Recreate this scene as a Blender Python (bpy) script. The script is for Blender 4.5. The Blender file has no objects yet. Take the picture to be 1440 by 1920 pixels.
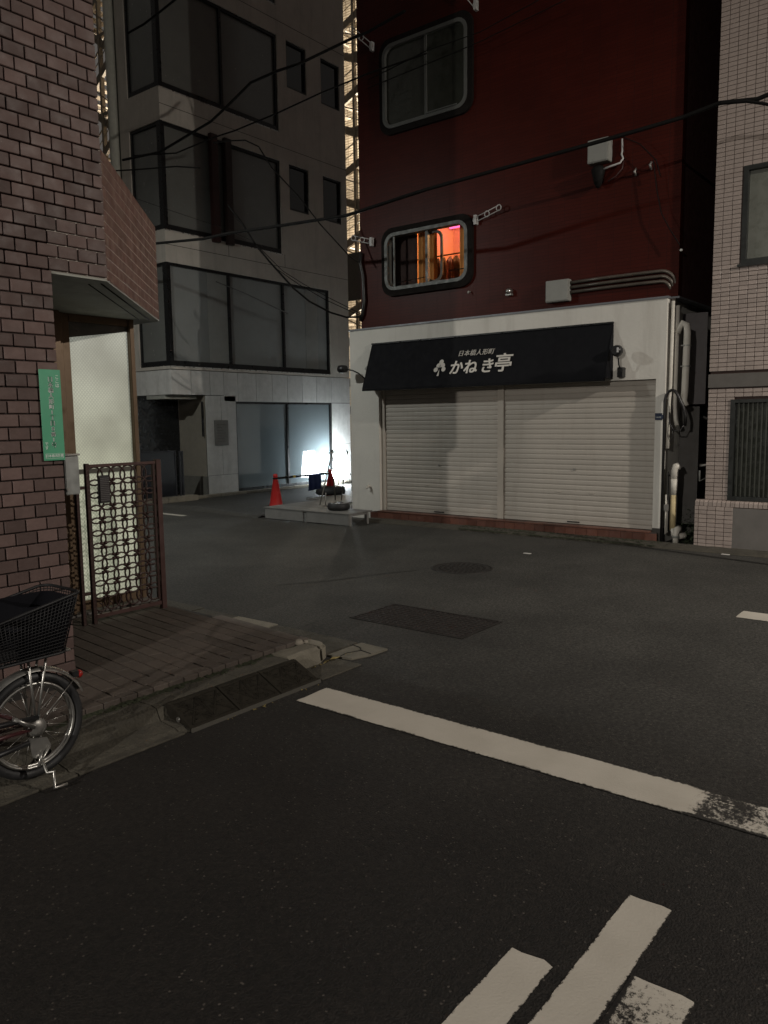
import bpy, bmesh, math, random
from mathutils import Vector, Matrix, noise
random.seed(7)
R = math.radians
S = bpy.context.scene
COL = S.collection

# ------------------------------------------------------------------ camera
cam_d = bpy.data.cameras.new('camera')
cam = bpy.data.objects.new('camera', cam_d); COL.objects.link(cam)
cam_d.sensor_fit = 'VERTICAL'; cam_d.sensor_height = 24.0; cam_d.lens = 18.433
cam_d.clip_start = 0.05; cam_d.clip_end = 500
r_ = Vector((0.61874229, -0.78547961, -0.01340732)); u_ = Vector((0.09944103, 0.06138022, 0.9931485)); f_ = Vector((0.77927496, 0.61583621, -0.11608744))
cam.matrix_world = Matrix(((r_.x, u_.x, -f_.x, 0), (r_.y, u_.y, -f_.y, 0), (r_.z, u_.z, -f_.z, 1.6), (0, 0, 0, 1)))
S.camera = cam

# ------------------------------------------------------------------ night sky, exposure
w = bpy.data.worlds.new('World'); S.world = w; w.use_nodes = True
nt = w.node_tree; bg = nt.nodes['Background']
bg.inputs[0].default_value = (1.0, 0.92, 0.84, 1); bg.inputs[1].default_value = 0.095     # city glow on a night sky
S.view_settings.view_transform = 'Standard'; S.view_settings.look = 'None'
S.view_settings.exposure = 0; S.view_settings.gamma = 1; S.view_settings.use_curve_mapping = False
S.render.engine = 'CYCLES'
S.cycles.use_denoising = True
S.cycles.max_bounces = 8; S.cycles.sample_clamp_indirect = 3.0
LAMPS = [  # x, y, z of the luminaire, watts, colour, aim point
    ((7.4, -5.2, 6.0), 730, (1.0, 0.92, 0.82), (8.4, -1.6, 0.0)),
    ((-12.0, -0.42, 5.0), 1600, (1.0, 0.94, 0.86), (-9.9, 0.2, 0.0)),
    ((4.4, 10.6, 5.2), 170, (0.97, 1.0, 0.95), (6.5, 10.0, 0.0)),
]

# ------------------------------------------------------------------ materials
MATS = {}
def mat(name, col, rough=0.7, metal=0.0, var=0.0, scale=8.0, bump=0.0, bscale=60.0, emit=None, estr=0.0, spec=0.5, objvar=0.0, dirt=0.0, dirtcol=(0.03, 0.025, 0.02), streak=False, coat=0.0):
    if name in MATS: return MATS[name]
    m = bpy.data.materials.new(name); m.use_nodes = True; MATS[name] = m
    t = m.node_tree; n = t.nodes; l = t.links; b = n['Principled BSDF']
    b.inputs['Base Color'].default_value = (*col, 1); b.inputs['Roughness'].default_value = rough
    b.inputs['Metallic'].default_value = metal; b.inputs['Specular IOR Level'].default_value = spec
    b.inputs['Coat Weight'].default_value = coat
    if emit:
        b.inputs['Emission Color'].default_value = (*emit, 1); b.inputs['Emission Strength'].default_value = estr
    tc = n.new('ShaderNodeTexCoord'); geo = n.new('ShaderNodeNewGeometry')
    pos = geo.outputs['Position']
    out = None
    rgb = n.new('ShaderNodeRGB'); rgb.outputs[0].default_value = (*col, 1); cur = rgb.outputs[0]
    def mul(cur, fac_socket, lo, hi):
        mr = n.new('ShaderNodeMapRange'); mr.inputs[3].default_value = lo; mr.inputs[4].default_value = hi
        l.new(fac_socket, mr.inputs[0])
        vm = n.new('ShaderNodeVectorMath'); vm.operation = 'SCALE'; l.new(cur, vm.inputs[0]); l.new(mr.outputs[0], vm.inputs['Scale'])
        return vm.outputs[0]
    if objvar:
        oi = n.new('ShaderNodeObjectInfo'); cur = mul(cur, oi.outputs['Random'], 1 - objvar, 1 + objvar)
    if var:
        nz = n.new('ShaderNodeTexNoise'); nz.inputs['Scale'].default_value = scale; nz.inputs['Detail'].default_value = 6; nz.inputs['Roughness'].default_value = 0.65
        l.new(pos, nz.inputs['Vector']); cur = mul(cur, nz.outputs[0], 1 - 2 * var, 1 + 2 * var)
    if dirt:
        nd = n.new('ShaderNodeTexNoise'); nd.inputs['Scale'].default_value = 1.0; nd.inputs['Detail'].default_value = 8; nd.inputs['Roughness'].default_value = 0.7
        mp = n.new('ShaderNodeMapping'); mp.inputs['Scale'].default_value = (6, 6, 0.6) if streak else (2.2, 2.2, 2.2)
        l.new(pos, mp.inputs[0]); l.new(mp.outputs[0], nd.inputs['Vector'])
        mr = n.new('ShaderNodeMapRange'); mr.inputs[1].default_value = 0.5; mr.inputs[2].default_value = 0.75; mr.inputs[4].default_value = dirt
        l.new(nd.outputs[0], mr.inputs[0])
        mx = n.new('ShaderNodeMix'); mx.data_type = 'RGBA'; l.new(mr.outputs[0], mx.inputs[0]); l.new(cur, mx.inputs[6]); mx.inputs[7].default_value = (*dirtcol, 1)
        cur = mx.outputs[2]
    l.new(cur, b.inputs['Base Color'])
    if rough > 0.12:
        nr = n.new('ShaderNodeTexNoise'); nr.inputs['Scale'].default_value = 12; nr.inputs['Detail'].default_value = 5; l.new(pos, nr.inputs['Vector'])
        mr = n.new('ShaderNodeMapRange'); mr.inputs[1].default_value = .3; mr.inputs[2].default_value = .7; mr.inputs[3].default_value = max(.05, rough - .12); mr.inputs[4].default_value = min(1, rough + .12)
        l.new(nr.outputs[0], mr.inputs[0]); l.new(mr.outputs[0], b.inputs['Roughness'])
    if bump:
        nb = n.new('ShaderNodeTexNoise'); nb.inputs['Scale'].default_value = bscale; nb.inputs['Detail'].default_value = 4; l.new(pos, nb.inputs['Vector'])
        bp = n.new('ShaderNodeBump'); bp.inputs['Strength'].default_value = bump; bp.inputs['Distance'].default_value = 0.01
        l.new(nb.outputs[0], bp.inputs['Height']); l.new(bp.outputs[0], b.inputs['Normal'])
    return m

def asphalt_nodes(m):
    """returns colour socket, of aged road with stone speckle; the colour darkens gradually towards the near side"""
    t = m.node_tree; n = t.nodes; l = t.links
    geo = n.new('ShaderNodeNewGeometry'); pos = geo.outputs['Position']
    big = n.new('ShaderNodeTexNoise'); big.inputs['Scale'].default_value = 0.8; big.inputs['Detail'].default_value = 7; big.inputs['Roughness'].default_value = .65; l.new(pos, big.inputs['Vector'])
    sep = n.new('ShaderNodeSeparateXYZ'); l.new(pos, sep.inputs[0])
    add = n.new('ShaderNodeMath'); add.operation = 'MULTIPLY_ADD'; l.new(big.outputs[0], add.inputs[0]); add.inputs[1].default_value = 0.5; l.new(sep.outputs[0], add.inputs[2])
    st = n.new('ShaderNodeMapRange'); st.inputs[1].default_value = 2.6; st.inputs[2].default_value = 6.0; l.new(add.outputs[0], st.inputs[0])
    mx = n.new('ShaderNodeMix'); mx.data_type = 'RGBA'; l.new(st.outputs[0], mx.inputs[0])
    mx.inputs[6].default_value = (.0108, .0090, .0075, 1); mx.inputs[7].default_value = (.044, .042, .037, 1)
    mr = n.new('ShaderNodeMapRange'); mr.inputs[1].default_value = .3; mr.inputs[2].default_value = .7; mr.inputs[3].default_value = .65; mr.inputs[4].default_value = 1.35; l.new(big.outputs[0], mr.inputs[0])
    v1 = n.new('ShaderNodeVectorMath'); v1.operation = 'SCALE'; l.new(mx.outputs[2], v1.inputs[0]); l.new(mr.outputs[0], v1.inputs['Scale'])
    fine = n.new('ShaderNodeTexNoise'); fine.inputs['Scale'].default_value = 45; fine.inputs['Detail'].default_value = 5; fine.inputs['Roughness'].default_value = .8; l.new(pos, fine.inputs['Vector'])
    mf = n.new('ShaderNodeMapRange'); mf.inputs[1].default_value = .3; mf.inputs[2].default_value = .7; mf.inputs[3].default_value = .2; mf.inputs[4].default_value = 1.9; l.new(fine.outputs[0], mf.inputs[0])
    v2 = n.new('ShaderNodeVectorMath'); v2.operation = 'SCALE'; l.new(v1.outputs[0], v2.inputs[0]); l.new(mf.outputs[0], v2.inputs['Scale'])
    vo = n.new('ShaderNodeTexVoronoi'); vo.inputs['Scale'].default_value = 75; l.new(pos, vo.inputs['Vector'])
    wn = n.new('ShaderNodeSeparateColor'); l.new(vo.outputs['Color'], wn.inputs[0])
    c1 = n.new('ShaderNodeMath'); c1.operation = 'GREATER_THAN'; c1.inputs[1].default_value = .93; l.new(wn.outputs[0], c1.inputs[0])
    gs_ = n.new('ShaderNodeMapRange'); gs_.inputs[3].default_value = .72; gs_.inputs[4].default_value = 1.28; l.new(wn.outputs[1], gs_.inputs[0])
    v3 = n.new('ShaderNodeVectorMath'); v3.operation = 'SCALE'; l.new(v2.outputs[0], v3.inputs[0]); l.new(gs_.outputs[0], v3.inputs['Scale'])
    c2 = n.new('ShaderNodeMath'); c2.operation = 'LESS_THAN'; c2.inputs[1].default_value = .30; l.new(vo.outputs['Distance'], c2.inputs[0])
    c3 = n.new('ShaderNodeMath'); c3.operation = 'MULTIPLY'; l.new(c1.outputs[0], c3.inputs[0]); l.new(c2.outputs[0], c3.inputs[1])
    c4 = n.new('ShaderNodeMath'); c4.operation = 'MULTIPLY'; c4.inputs[1].default_value = .42; l.new(c3.outputs[0], c4.inputs[0])
    m3 = n.new('ShaderNodeMix'); m3.data_type = 'RGBA'; l.new(c4.outputs[0], m3.inputs[0]); l.new(v3.outputs[0], m3.inputs[6]); m3.inputs[7].default_value = (.16, .14, .12, 1)
    nb = n.new('ShaderNodeTexNoise'); nb.inputs['Scale'].default_value = 120; nb.inputs['Detail'].default_value = 3; l.new(pos, nb.inputs['Vector'])
    bp = n.new('ShaderNodeBump'); bp.inputs['Strength'].default_value = .9; bp.inputs['Distance'].default_value = .008; l.new(nb.outputs[0], bp.inputs['Height'])
    b = n['Principled BSDF']; l.new(bp.outputs[0], b.inputs['Normal']); b.inputs['Roughness'].default_value = .78; b.inputs['Specular IOR Level'].default_value = .35
    return m3.outputs[2], pos
m_asphalt = bpy.data.materials.new('asphalt'); m_asphalt.use_nodes = True
c, _p = asphalt_nodes(m_asphalt); m_asphalt.node_tree.links.new(c, m_asphalt.node_tree.nodes['Principled BSDF'].inputs['Base Color'])

def paint_mat(name, wear_y=None, heavy=0.0):
    m = bpy.data.materials.new(name); m.use_nodes = True
    c, pos = asphalt_nodes(m); t = m.node_tree; n = t.nodes; l = t.links
    for q_ in n:
        if q_.type == 'BUMP': q_.inputs['Strength'].default_value = .22
    tc = n.new('ShaderNodeTexCoord'); sep = n.new('ShaderNodeSeparateXYZ'); l.new(tc.outputs['UV'], sep.inputs[0])
    # distance to the strip's long edges, in metres: UV.y runs across the strip
    a = n.new('ShaderNodeMath'); a.operation = 'ABSOLUTE'; l.new(sep.outputs[1], a.inputs[0])
    nz = n.new('ShaderNodeTexNoise'); nz.inputs['Scale'].default_value = 46; nz.inputs['Detail'].default_value = 9; nz.inputs['Roughness'].default_value = .85; l.new(pos, nz.inputs['Vector'])
    nl = n.new('ShaderNodeTexNoise'); nl.inputs['Scale'].default_value = 4.5; nl.inputs['Detail'].default_value = 4; l.new(pos, nl.inputs['Vector'])
    # edge wear
    e = n.new('ShaderNodeMapRange'); e.inputs[1].default_value = .82; e.inputs[2].default_value = 1.0; e.inputs[3].default_value = 0; e.inputs[4].default_value = .27; l.new(a.outputs[0], e.inputs[0])
    s = n.new('ShaderNodeMath'); s.operation = 'ADD'; l.new(e.outputs[0], s.inputs[0]); l.new(nz.outputs[0], s.inputs[1])
    s2 = n.new('ShaderNodeMath'); s2.operation = 'MULTIPLY_ADD'; l.new(nl.outputs[0], s2.inputs[0]); s2.inputs[1].default_value = .35; l.new(s.outputs[0], s2.inputs[2])
    last = s2.outputs[0]
    if wear_y is not None:
        sp = n.new('ShaderNodeSeparateXYZ'); l.new(pos, sp.inputs[0])
        wv = n.new('ShaderNodeMath'); wv.operation = 'MULTIPLY_ADD'; l.new(nl.outputs[0], wv.inputs[0]); wv.inputs[1].default_value = .08; l.new(sp.outputs[1], wv.inputs[2])
        for (p0, p1, q) in wear_y:
            mr = n.new('ShaderNodeMapRange'); mr.inputs[1].default_value = p0; mr.inputs[2].default_value = p1; mr.inputs[3].default_value = 0; mr.inputs[4].default_value = q; l.new(wv.outputs[0], mr.inputs[0])
            ad = n.new('ShaderNodeMath'); ad.operation = 'ADD'; l.new(last, ad.inputs[0]); l.new(mr.outputs[0], ad.inputs[1]); last = ad.outputs[0]
    if heavy:
        ad = n.new('ShaderNodeMath'); ad.operation = 'ADD'; l.new(last, ad.inputs[0]); ad.inputs[1].default_value = heavy; last = ad.outputs[0]
    th = n.new('ShaderNodeMapRange'); th.inputs[1].default_value = .80; th.inputs[2].default_value = .86; l.new(last, th.inputs[0])
    pc = n.new('ShaderNodeMix'); pc.data_type = 'RGBA'; l.new(nl.outputs[0], pc.inputs[0]); pc.inputs[6].default_value = (.50, .465, .405, 1); pc.inputs[7].default_value = (.36, .33, .28, 1)
    mx = n.new('ShaderNodeMix'); mx.data_type = 'RGBA'; l.new(th.outputs[0], mx.inputs[0]); l.new(pc.outputs[2], mx.inputs[6]); l.new(c, mx.inputs[7])
    l.new(mx.outputs[2], n['Principled BSDF'].inputs['Base Color']); return m

def grid_mat(name, col, line, u, v, rough=.5, thick=.06, emit=0, bump=.4):
    """fine tile facing too small to build: u,v tile size in metres; projected on the wall's own plane"""
    m = bpy.data.materials.new(name); m.use_nodes = True; t = m.node_tree; n = t.nodes; l = t.links; b = n['Principled BSDF']
    geo = n.new('ShaderNodeNewGeometry'); sep = n.new('ShaderNodeSeparateXYZ'); l.new(geo.outputs['Position'], sep.inputs[0])
    ad = n.new('ShaderNodeMath'); ad.operation = 'ADD'; l.new(sep.outputs[0], ad.inputs[0]); l.new(sep.outputs[1], ad.inputs[1])
    cb = n.new('ShaderNodeCombineXYZ'); l.new(ad.outputs[0], cb.inputs[0]); l.new(sep.outputs[2], cb.inputs[1])
    br = n.new('ShaderNodeTexBrick'); br.offset = 0; br.inputs['Scale'].default_value = 1; br.inputs['Brick Width'].default_value = u; br.inputs['Row Height'].default_value = v
    br.inputs['Mortar Size'].default_value = thick * v; br.inputs['Color1'].default_value = (*col, 1); br.inputs['Color2'].default_value = (*[c * .85 for c in col], 1); br.inputs['Mortar'].default_value = (*line, 1)
    l.new(cb.outputs[0], br.inputs['Vector'])
    nz = n.new('ShaderNodeTexNoise'); nz.inputs['Scale'].default_value = 1.3; nz.inputs['Detail'].default_value = 6; l.new(geo.outputs['Position'], nz.inputs['Vector'])
    mr = n.new('ShaderNodeMapRange'); mr.inputs[3].default_value = .65; mr.inputs[4].default_value = 1.35; l.new(nz.outputs[0], mr.inputs[0])
    vm = n.new('ShaderNodeVectorMath'); vm.operation = 'SCALE'; l.new(br.outputs[0], vm.inputs[0]); l.new(mr.outputs[0], vm.inputs['Scale'])
    l.new(vm.outputs[0], b.inputs['Base Color']); b.inputs['Roughness'].default_value = rough; b.inputs['Specular IOR Level'].default_value = .12
    bp = n.new('ShaderNodeBump'); bp.inputs['Strength'].default_value = bump; bp.inputs['Distance'].default_value = .004; bp.invert = True
    l.new(br.outputs['Fac'], bp.inputs['Height']); l.new(bp.outputs[0], b.inputs['Normal'])
    MATS[name] = m; return m

BRICK = mat('glazed_brick', (.110, .072, .064), .6, spec=.3, var=.16, scale=14, bump=.18, bscale=38, objvar=.32, dirt=.25, dirtcol=(.05,.038,.034))
BAYT = mat('canopy_tile', (.110, .050, .043), .5, var=.1, scale=25, bump=.3, objvar=.15)
MORT = mat('dark_mortar', (.034, .025, .022), .9, var=.15)
MORTL = mat('pale_mortar', (.42, .38, .34), .9, var=.15)
SOFF = mat('soffit_paint', (.32, .325, .29), .8, var=.12, scale=3, dirt=.4)
BROWNM = mat('bronze_metal', (.15, .10, .06), .42, metal=.4, var=.1)
GATEM = mat('gate_iron', (.05, .026, .022), .5, metal=.35, var=.25, scale=30, bump=.3)
GATEP = mat('gate_iron_post', (.085, .045, .04), .45, metal=.35, var=.2, scale=20)
GREY = mat('concrete_facade', (.48, .445, .395), .82, var=.12, scale=2.2, bump=.15, bscale=90, dirt=.35, dirtcol=(.17, .155, .135), streak=True)
GREYL = mat('stone_panel', (.50, .495, .475), .8, var=.14, scale=7, bump=.35, bscale=120, dirt=.3, dirtcol=(.2, .19, .17), streak=True, objvar=.07)
BLACKF = mat('black_aluminium', (.012, .013, .014), .35, metal=.3, var=.1)
SEAM = mat('joint_filler', (.08, .078, .07), .9)
PANEU = mat('curtained_glass', (.15, .155, .145), .16, var=.12, scale=1.2, spec=.6)
PANED = mat('dark_glass', (.016, .017, .018), .07, spec=.7)
BLIND = mat('pale_blind', (.25, .255, .24), .5, var=.08)
REDW = grid_mat('red_fine_tile', (.050, .0074, .0042), (.022, .005, .0036), .227, .045, rough=.45, thick=.045, bump=.25)
REDP = mat('red_side_wall', (.05, .012, .009), .7, var=.2)
WHITE = mat('white_render', (.60, .58, .53), .75, var=.07, scale=1.6, bump=.25, bscale=25, dirt=.42, dirtcol=(.36, .335, .29), streak=True)
WHITET = grid_mat('white_side_tile', (.62, .62, .60), (.32, .32, .31), .10, .034, thick=.1)
GREYP = mat('ledge_flashing', (.16, .165, .175), .5, metal=.3)
SHUT = mat('shutter_steel', (.38, .348, .305), .58, var=.05, scale=3, objvar=.045, dirt=.38, dirtcol=(.27, .235, .19), streak=True)
SHUTF = mat('shutter_guide', (.40, .36, .31), .45, var=.06)
STEPT = mat('red_step_tile', (.105, .042, .028), .45, var=.2, scale=15, bump=.2, objvar=.3)
AWN = mat('navy_canvas', (.0085, .0088, .0105), .85, spec=.12, var=.12, scale=3, bump=.25, bscale=7)
LETTER = mat('lettering_cream', (.58, .55, .50), .7)
LAMPB = mat('lamp_black', (.012, .012, .013), .35, var=.1)
LAMPG = mat('lamp_glass_unlit', (.5, .5, .5), .15)
TILEP = mat('pink_tile', (.325, .268, .238), .42, var=.08, scale=30, bump=.2, objvar=.12, dirt=.1)
TMORT = mat('tile_joint', (.045, .025, .02), .9)
BANDG = mat('grey_band', (.105, .095, .085), .6, var=.15, scale=5)
GRANP = mat('grey_stone_slab', (.13, .12, .11), .6, var=.15, scale=6, dirt=.3)
PIPEW = mat('white_pvc', (.55, .52, .46), .5, var=.1, dirt=.3, dirtcol=(.28, .25, .2))
PIPEY = mat('yellowed_wrap', (.50, .40, .22), .7, var=.2, scale=14)
PIPEK = mat('black_pipe', (.012, .011, .011), .4, var=.1)
COND = mat('conduit_brown', (.10, .085, .07), .38, metal=.3, var=.2)
BOXG = mat('junction_box_grey', (.24, .24, .22), .6, var=.08)
CONE = mat('red_cone_plastic', (.42, .02, .018), .45, var=.1)
CONEW = mat('cone_white_band', (.75, .75, .72), .4)
RUB = mat('black_rubber', (.016, .016, .017), .6, var=.2)
DECK = mat('weathered_deck_board', (.15, .145, .135), .7, var=.2, scale=12, bump=.3, objvar=.15)
DECKS = mat('deck_skirt', (.185, .18, .17), .6, var=.15, scale=4)
STEEL = mat('chrome', (.42, .41, .385), .34, metal=.9, var=.08)
STEELD = mat('worn_steel', (.30, .29, .27), .45, metal=.7, var=.2)
CONC = mat('gutter_concrete', (.052, .046, .034), .92, var=.4, scale=11, bump=1.0, bscale=60, dirt=.5, dirtcol=(.035, .032, .024))
CONC2 = mat('gutter_slab', (.165, .148, .115), .88, var=.25, scale=10, bump=.6, bscale=80, dirt=.5, dirtcol=(.05, .045, .03), objvar=.3)
PAVER = mat('clay_paver', (.068, .053, .043), .72, var=.16, scale=9, bump=.4, bscale=70, objvar=.13)
PAVJ = mat('paver_joint', (.012, .01, .008), .95)
IRON = mat('cast_iron', (.020, .017, .015), .6, metal=.3, var=.25, scale=30, bump=.3)
RAMP = mat('rubber_ramp', (.0175, .015, .011), .9, spec=.15, var=.3, scale=20, bump=.4)
GREEN = mat('green_enamel', (.07, .34, .19), .5, var=.05, dirt=.15, dirtcol=(.04, .19, .11))
SIGNW = mat('sign_white_print', (.80, .86, .82), .6)
MAILB = mat('mailbox_metal', (.30, .31, .30), .4, metal=.5, var=.1)
CABLE = mat('cable_sheath', (.007, .0065, .006), .75, spec=.15)
CABLEG = mat('cable_grey', (.10, .10, .10), .6)
BASK = mat('basket_mesh_black', (.005, .005, .006), .6)
PLAST = mat('white_bracket', (.42, .41, .40), .5)
CLOTH = mat('blue_cloth', (.02, .035, .13), .85, var=.1)
LIMB = mat('far_beige_steel', (.22, .19, .155), .6, var=.1)
FARW = grid_mat('far_beige_tile', (.60, .52, .41), (.22, .17, .12), .35, .12, thick=.14)
FARD = mat('far_dark_panel', (.03, .03, .035), .6)
MOSS = mat('moss', (.02, .024, .009), .95, var=.4, scale=30, bump=.6)
LEAF = mat('fallen_leaf', (.26, .20, .07), .8, var=.2)
PAPER = mat('litter_white', (.55, .53, .5), .8)
ORC = mat('orange_curtain', (.75, .33, .10), .8, var=.1)
ORW = mat('room_wallpaper', (.70, .46, .26), .8, var=.05)
DARKC = mat('dark_clothes', (.06, .035, .035), .9, var=.2)
REDC = mat('maroon_pipe', (.035, .011, .009), .5, var=.15)
REFL = mat('red_reflector', (.30, .015, .012), .2)

# ------------------------------------------------------------------ builders
WL = {}   # world location of each object made here
def tag(o, label=None, cat=None, group=None, kind=None):
    if label: o['label'] = label
    if cat: o['category'] = cat
    if group: o['group'] = group
    if kind: o['kind'] = kind
    return o
def empty(name, loc, label=None, cat=None, group=None, kind=None):
    o = bpy.data.objects.new(name, None); COL.objects.link(o); o.location = loc; WL[o] = Vector(loc)
    o.empty_display_size = .1
    return tag(o, label, cat, group, kind)
def link(name, me, loc, parent=None, rot=None):
    o = bpy.data.objects.new(name, me); COL.objects.link(o)
    loc = Vector(loc); WL[o] = loc
    if parent is not None: o.parent = parent; o.location = loc - WL[parent]
    else: o.location = loc
    if rot: o.rotation_euler = rot
    return o
class MB:
    def __init__(s): s.v = []; s.f = []; s.sm = []; s.uv = {}
    def poly(s, pts, smooth=False):
        b = len(s.v); s.v += [tuple(p) for p in pts]; s.f.append(tuple(range(b, b + len(pts)))); s.sm.append(smooth)
    def box(s, x0, x1, y0, y1, z0, z1):
        b = len(s.v)
        s.v += [(x0, y0, z0), (x1, y0, z0), (x1, y1, z0), (x0, y1, z0), (x0, y0, z1), (x1, y0, z1), (x1, y1, z1), (x0, y1, z1)]
        for q in ((0, 3, 2, 1), (4, 5, 6, 7), (0, 1, 5, 4), (1, 2, 6, 5), (2, 3, 7, 6), (3, 0, 4, 7)): s.f.append(tuple(b + i for i in q)); s.sm.append(False)
        return s
    def prism(s, pts, d):   # pts: closed planar polygon, extruded by vector d
        n = len(pts); b = len(s.v); d = Vector(d)
        s.v += [tuple(p) for p in pts] + [tuple(Vector(p) + d) for p in pts]
        s.f.append(tuple(b + i for i in range(n))[::-1]); s.sm.append(False)
        s.f.append(tuple(b + n + i for i in range(n))); s.sm.append(False)
        for i in range(n): s.f.append((b + i, b + (i + 1) % n, b + n + (i + 1) % n, b + n + i)); s.sm.append(False)
        return s
    def tube(s, pts, r, seg=8, cap=True, closed=False):
        pts = [Vector(p) for p in pts]; n = len(pts); rr = r if isinstance(r, (list, tuple)) else [r] * n
        b = len(s.v); up = None
        for i, p in enumerate(pts):
            if closed: t = pts[(i + 1) % n] - pts[i - 1]
            elif i == 0: t = pts[1] - pts[0]
            elif i == n - 1: t = pts[-1] - pts[-2]
            else: t = (pts[i + 1] - p).normalized() + (p - pts[i - 1]).normalized()
            t.normalize()
            if up is None:
                a = Vector((0, 0, 1)) if abs(t.z) < .9 else Vector((1, 0, 0)); up = a.cross(t).normalized()
            else:
                up = (up - t * up.dot(t)).normalized()
            v2 = t.cross(up)
            for k in range(seg):
                a = 2 * math.pi * k / seg; s.v.append(tuple(p + up * rr[i] * math.cos(a) + v2 * rr[i] * math.sin(a)))
        for i in range(n if closed else n - 1):
            i2 = (i + 1) % n
            for k in range(seg):
                k2 = (k + 1) % seg; s.f.append((b + i * seg + k, b + i * seg + k2, b + i2 * seg + k2, b + i2 * seg + k)); s.sm.append(True)
        if cap and not closed:
            s.f.append(tuple(b + k for k in range(seg))[::-1]); s.sm.append(False)
            s.f.append(tuple(b + (n - 1) * seg + k for k in range(seg))); s.sm.append(False)
        return s
    def lathe(s, c, prof, seg=24, axis='Z'):   # prof: (radius, height)
        b = len(s.v); n = len(prof); c = Vector(c)
        for (r, h) in prof:
            for k in range(seg):
                a = 2 * math.pi * k / seg; x, y = r * math.cos(a), r * math.sin(a)
                p = Vector((x, y, h)) if axis == 'Z' else (Vector((h, x, y)) if axis == 'X' else Vector((y, h, x)))
                s.v.append(tuple(c + p))
        for i in range(n - 1):
            for k in range(seg):
                k2 = (k + 1) % seg; s.f.append((b + i * seg + k, b + i * seg + k2, b + (i + 1) * seg + k2, b + (i + 1) * seg + k)); s.sm.append(True)
        s.f.append(tuple(b + k for k in range(seg))[::-1]); s.sm.append(False)
        s.f.append(tuple(b + (n - 1) * seg + k for k in range(seg))); s.sm.append(False)
        return s
    def ring(s, out, inn, x0, x1):   # plate with a hole in the YZ plane; out/inn lists of (y,z) of equal length
        n = len(out); b = len(s.v)
        for x in (x0, x1):
            s.v += [(x, y, z) for y, z in out] + [(x, y, z) for y, z in inn]
        for i in range(n):
            j = (i + 1) % n; o0, i0, o1, i1 = b, b + n, b + 2 * n, b + 3 * n
            for q in ((o0 + i, i0 + i, i0 + j, o0 + j), (o1 + i, o1 + j, i1 + j, i1 + i), (o0 + i, o0 + j, o1 + j, o1 + i), (i0 + i, i1 + i, i1 + j, i0 + j)):
                s.f.append(q); s.sm.append(False)
        return s
    def mesh(s, name, m, org=(0, 0, 0), bevel=0, recalc=True):
        me = bpy.data.meshes.new(name); o = Vector(org)
        me.from_pydata([tuple(Vector(v) - o) for v in s.v], [], s.f)
        for p, f in zip(me.polygons, s.sm): p.use_smooth = f
        if bevel or recalc:
            bm = bmesh.new(); bm.from_mesh(me)
            if bevel:
                bmesh.ops.bevel(bm, geom=[e for e in bm.edges if e.calc_face_angle(0) > .6], offset=bevel, segments=1 if bevel < .004 else 2, affect='EDGES', clamp_overlap=True)
            bmesh.ops.recalc_face_normals(bm, faces=bm.faces); bm.to_mesh(me); bm.free()
        me.materials.append(m); return me
    def build(s, name, m, parent=None, bevel=0, org=None, kind=None):
        if org is None:
            xs = list(zip(*s.v)); org = tuple((min(a) + max(a)) / 2 for a in xs)
        o = link(name, s.mesh(name, m, org, bevel), org, parent)
        if kind: o['kind'] = kind
        return o
def bx(*a): return MB().box(*a)
def rrect(y0, y1, z0, z1, r, n=6):
    out = []
    for cy, cz, a0 in ((y1 - r, z1 - r, 0), (y0 + r, z1 - r, 90), (y0 + r, z0 + r, 180), (y1 - r, z0 + r, 270)):
        for k in range(n + 1):
            a = R(a0 + 90 * k / n); out.append((cy + r * math.cos(a), cz + r * math.sin(a)))
    return out
def text_mesh(txt, size, offset=0.0, shear=0.0, extrude=0.0008, align='CENTER', sx=1.0):
    cu = bpy.data.curves.new('t', 'FONT'); cu.body = txt; cu.size = size; cu.offset = offset; cu.shear = shear; cu.extrude = extrude
    cu.align_x = align; cu.align_y = 'CENTER'
    o = bpy.data.objects.new('t', cu); COL.objects.link(o); bpy.context.view_layer.update()
    me = bpy.data.meshes.new_from_object(o.evaluated_get(bpy.context.evaluated_depsgraph_get()))
    bpy.data.objects.remove(o); bpy.data.curves.remove(cu)
    if sx != 1.0:
        for v in me.vertices: v.co.x *= sx
    return me
def join_text(items, name, m, frame, parent):
    """items: (text, size, u, v, kwargs); frame = (origin, udir, vdir)"""
    O, U, V = [Vector(a) for a in frame]; N = U.cross(V).normalized(); vs = []; fs = []
    for txt, size, u, v, kw in items:
        me = text_mesh(txt, size, **kw); b = len(vs)
        for p in me.vertices: vs.append(tuple(U * (u + p.co.x) + V * (v + p.co.y) + N * p.co.z))
        for f in me.polygons: fs.append(tuple(b + i for i in f.vertices))
        bpy.data.meshes.remove(me)
    me = bpy.data.meshes.new(name); me.from_pydata(vs, [], fs); me.materials.append(m)
    return link(name, me, O, parent)

# ------------------------------------------------------------------ ground
def sheet(name, pts, m, z, kind='structure'):
    o = MB(); o.poly([(x, y, z) for x, y in pts]); ob = o.build(name, m); tag(ob, kind=kind); return ob
MB_ = MB(); MB_.poly([(-150, -150, 0), (150, -150, 0), (150, 150, 0), (-150, 150, 0)])
tag(MB_.build('road', m_asphalt, org=(0, 0, 0)), 'dark grey asphalt of the street crossing', kind='structure')

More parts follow.
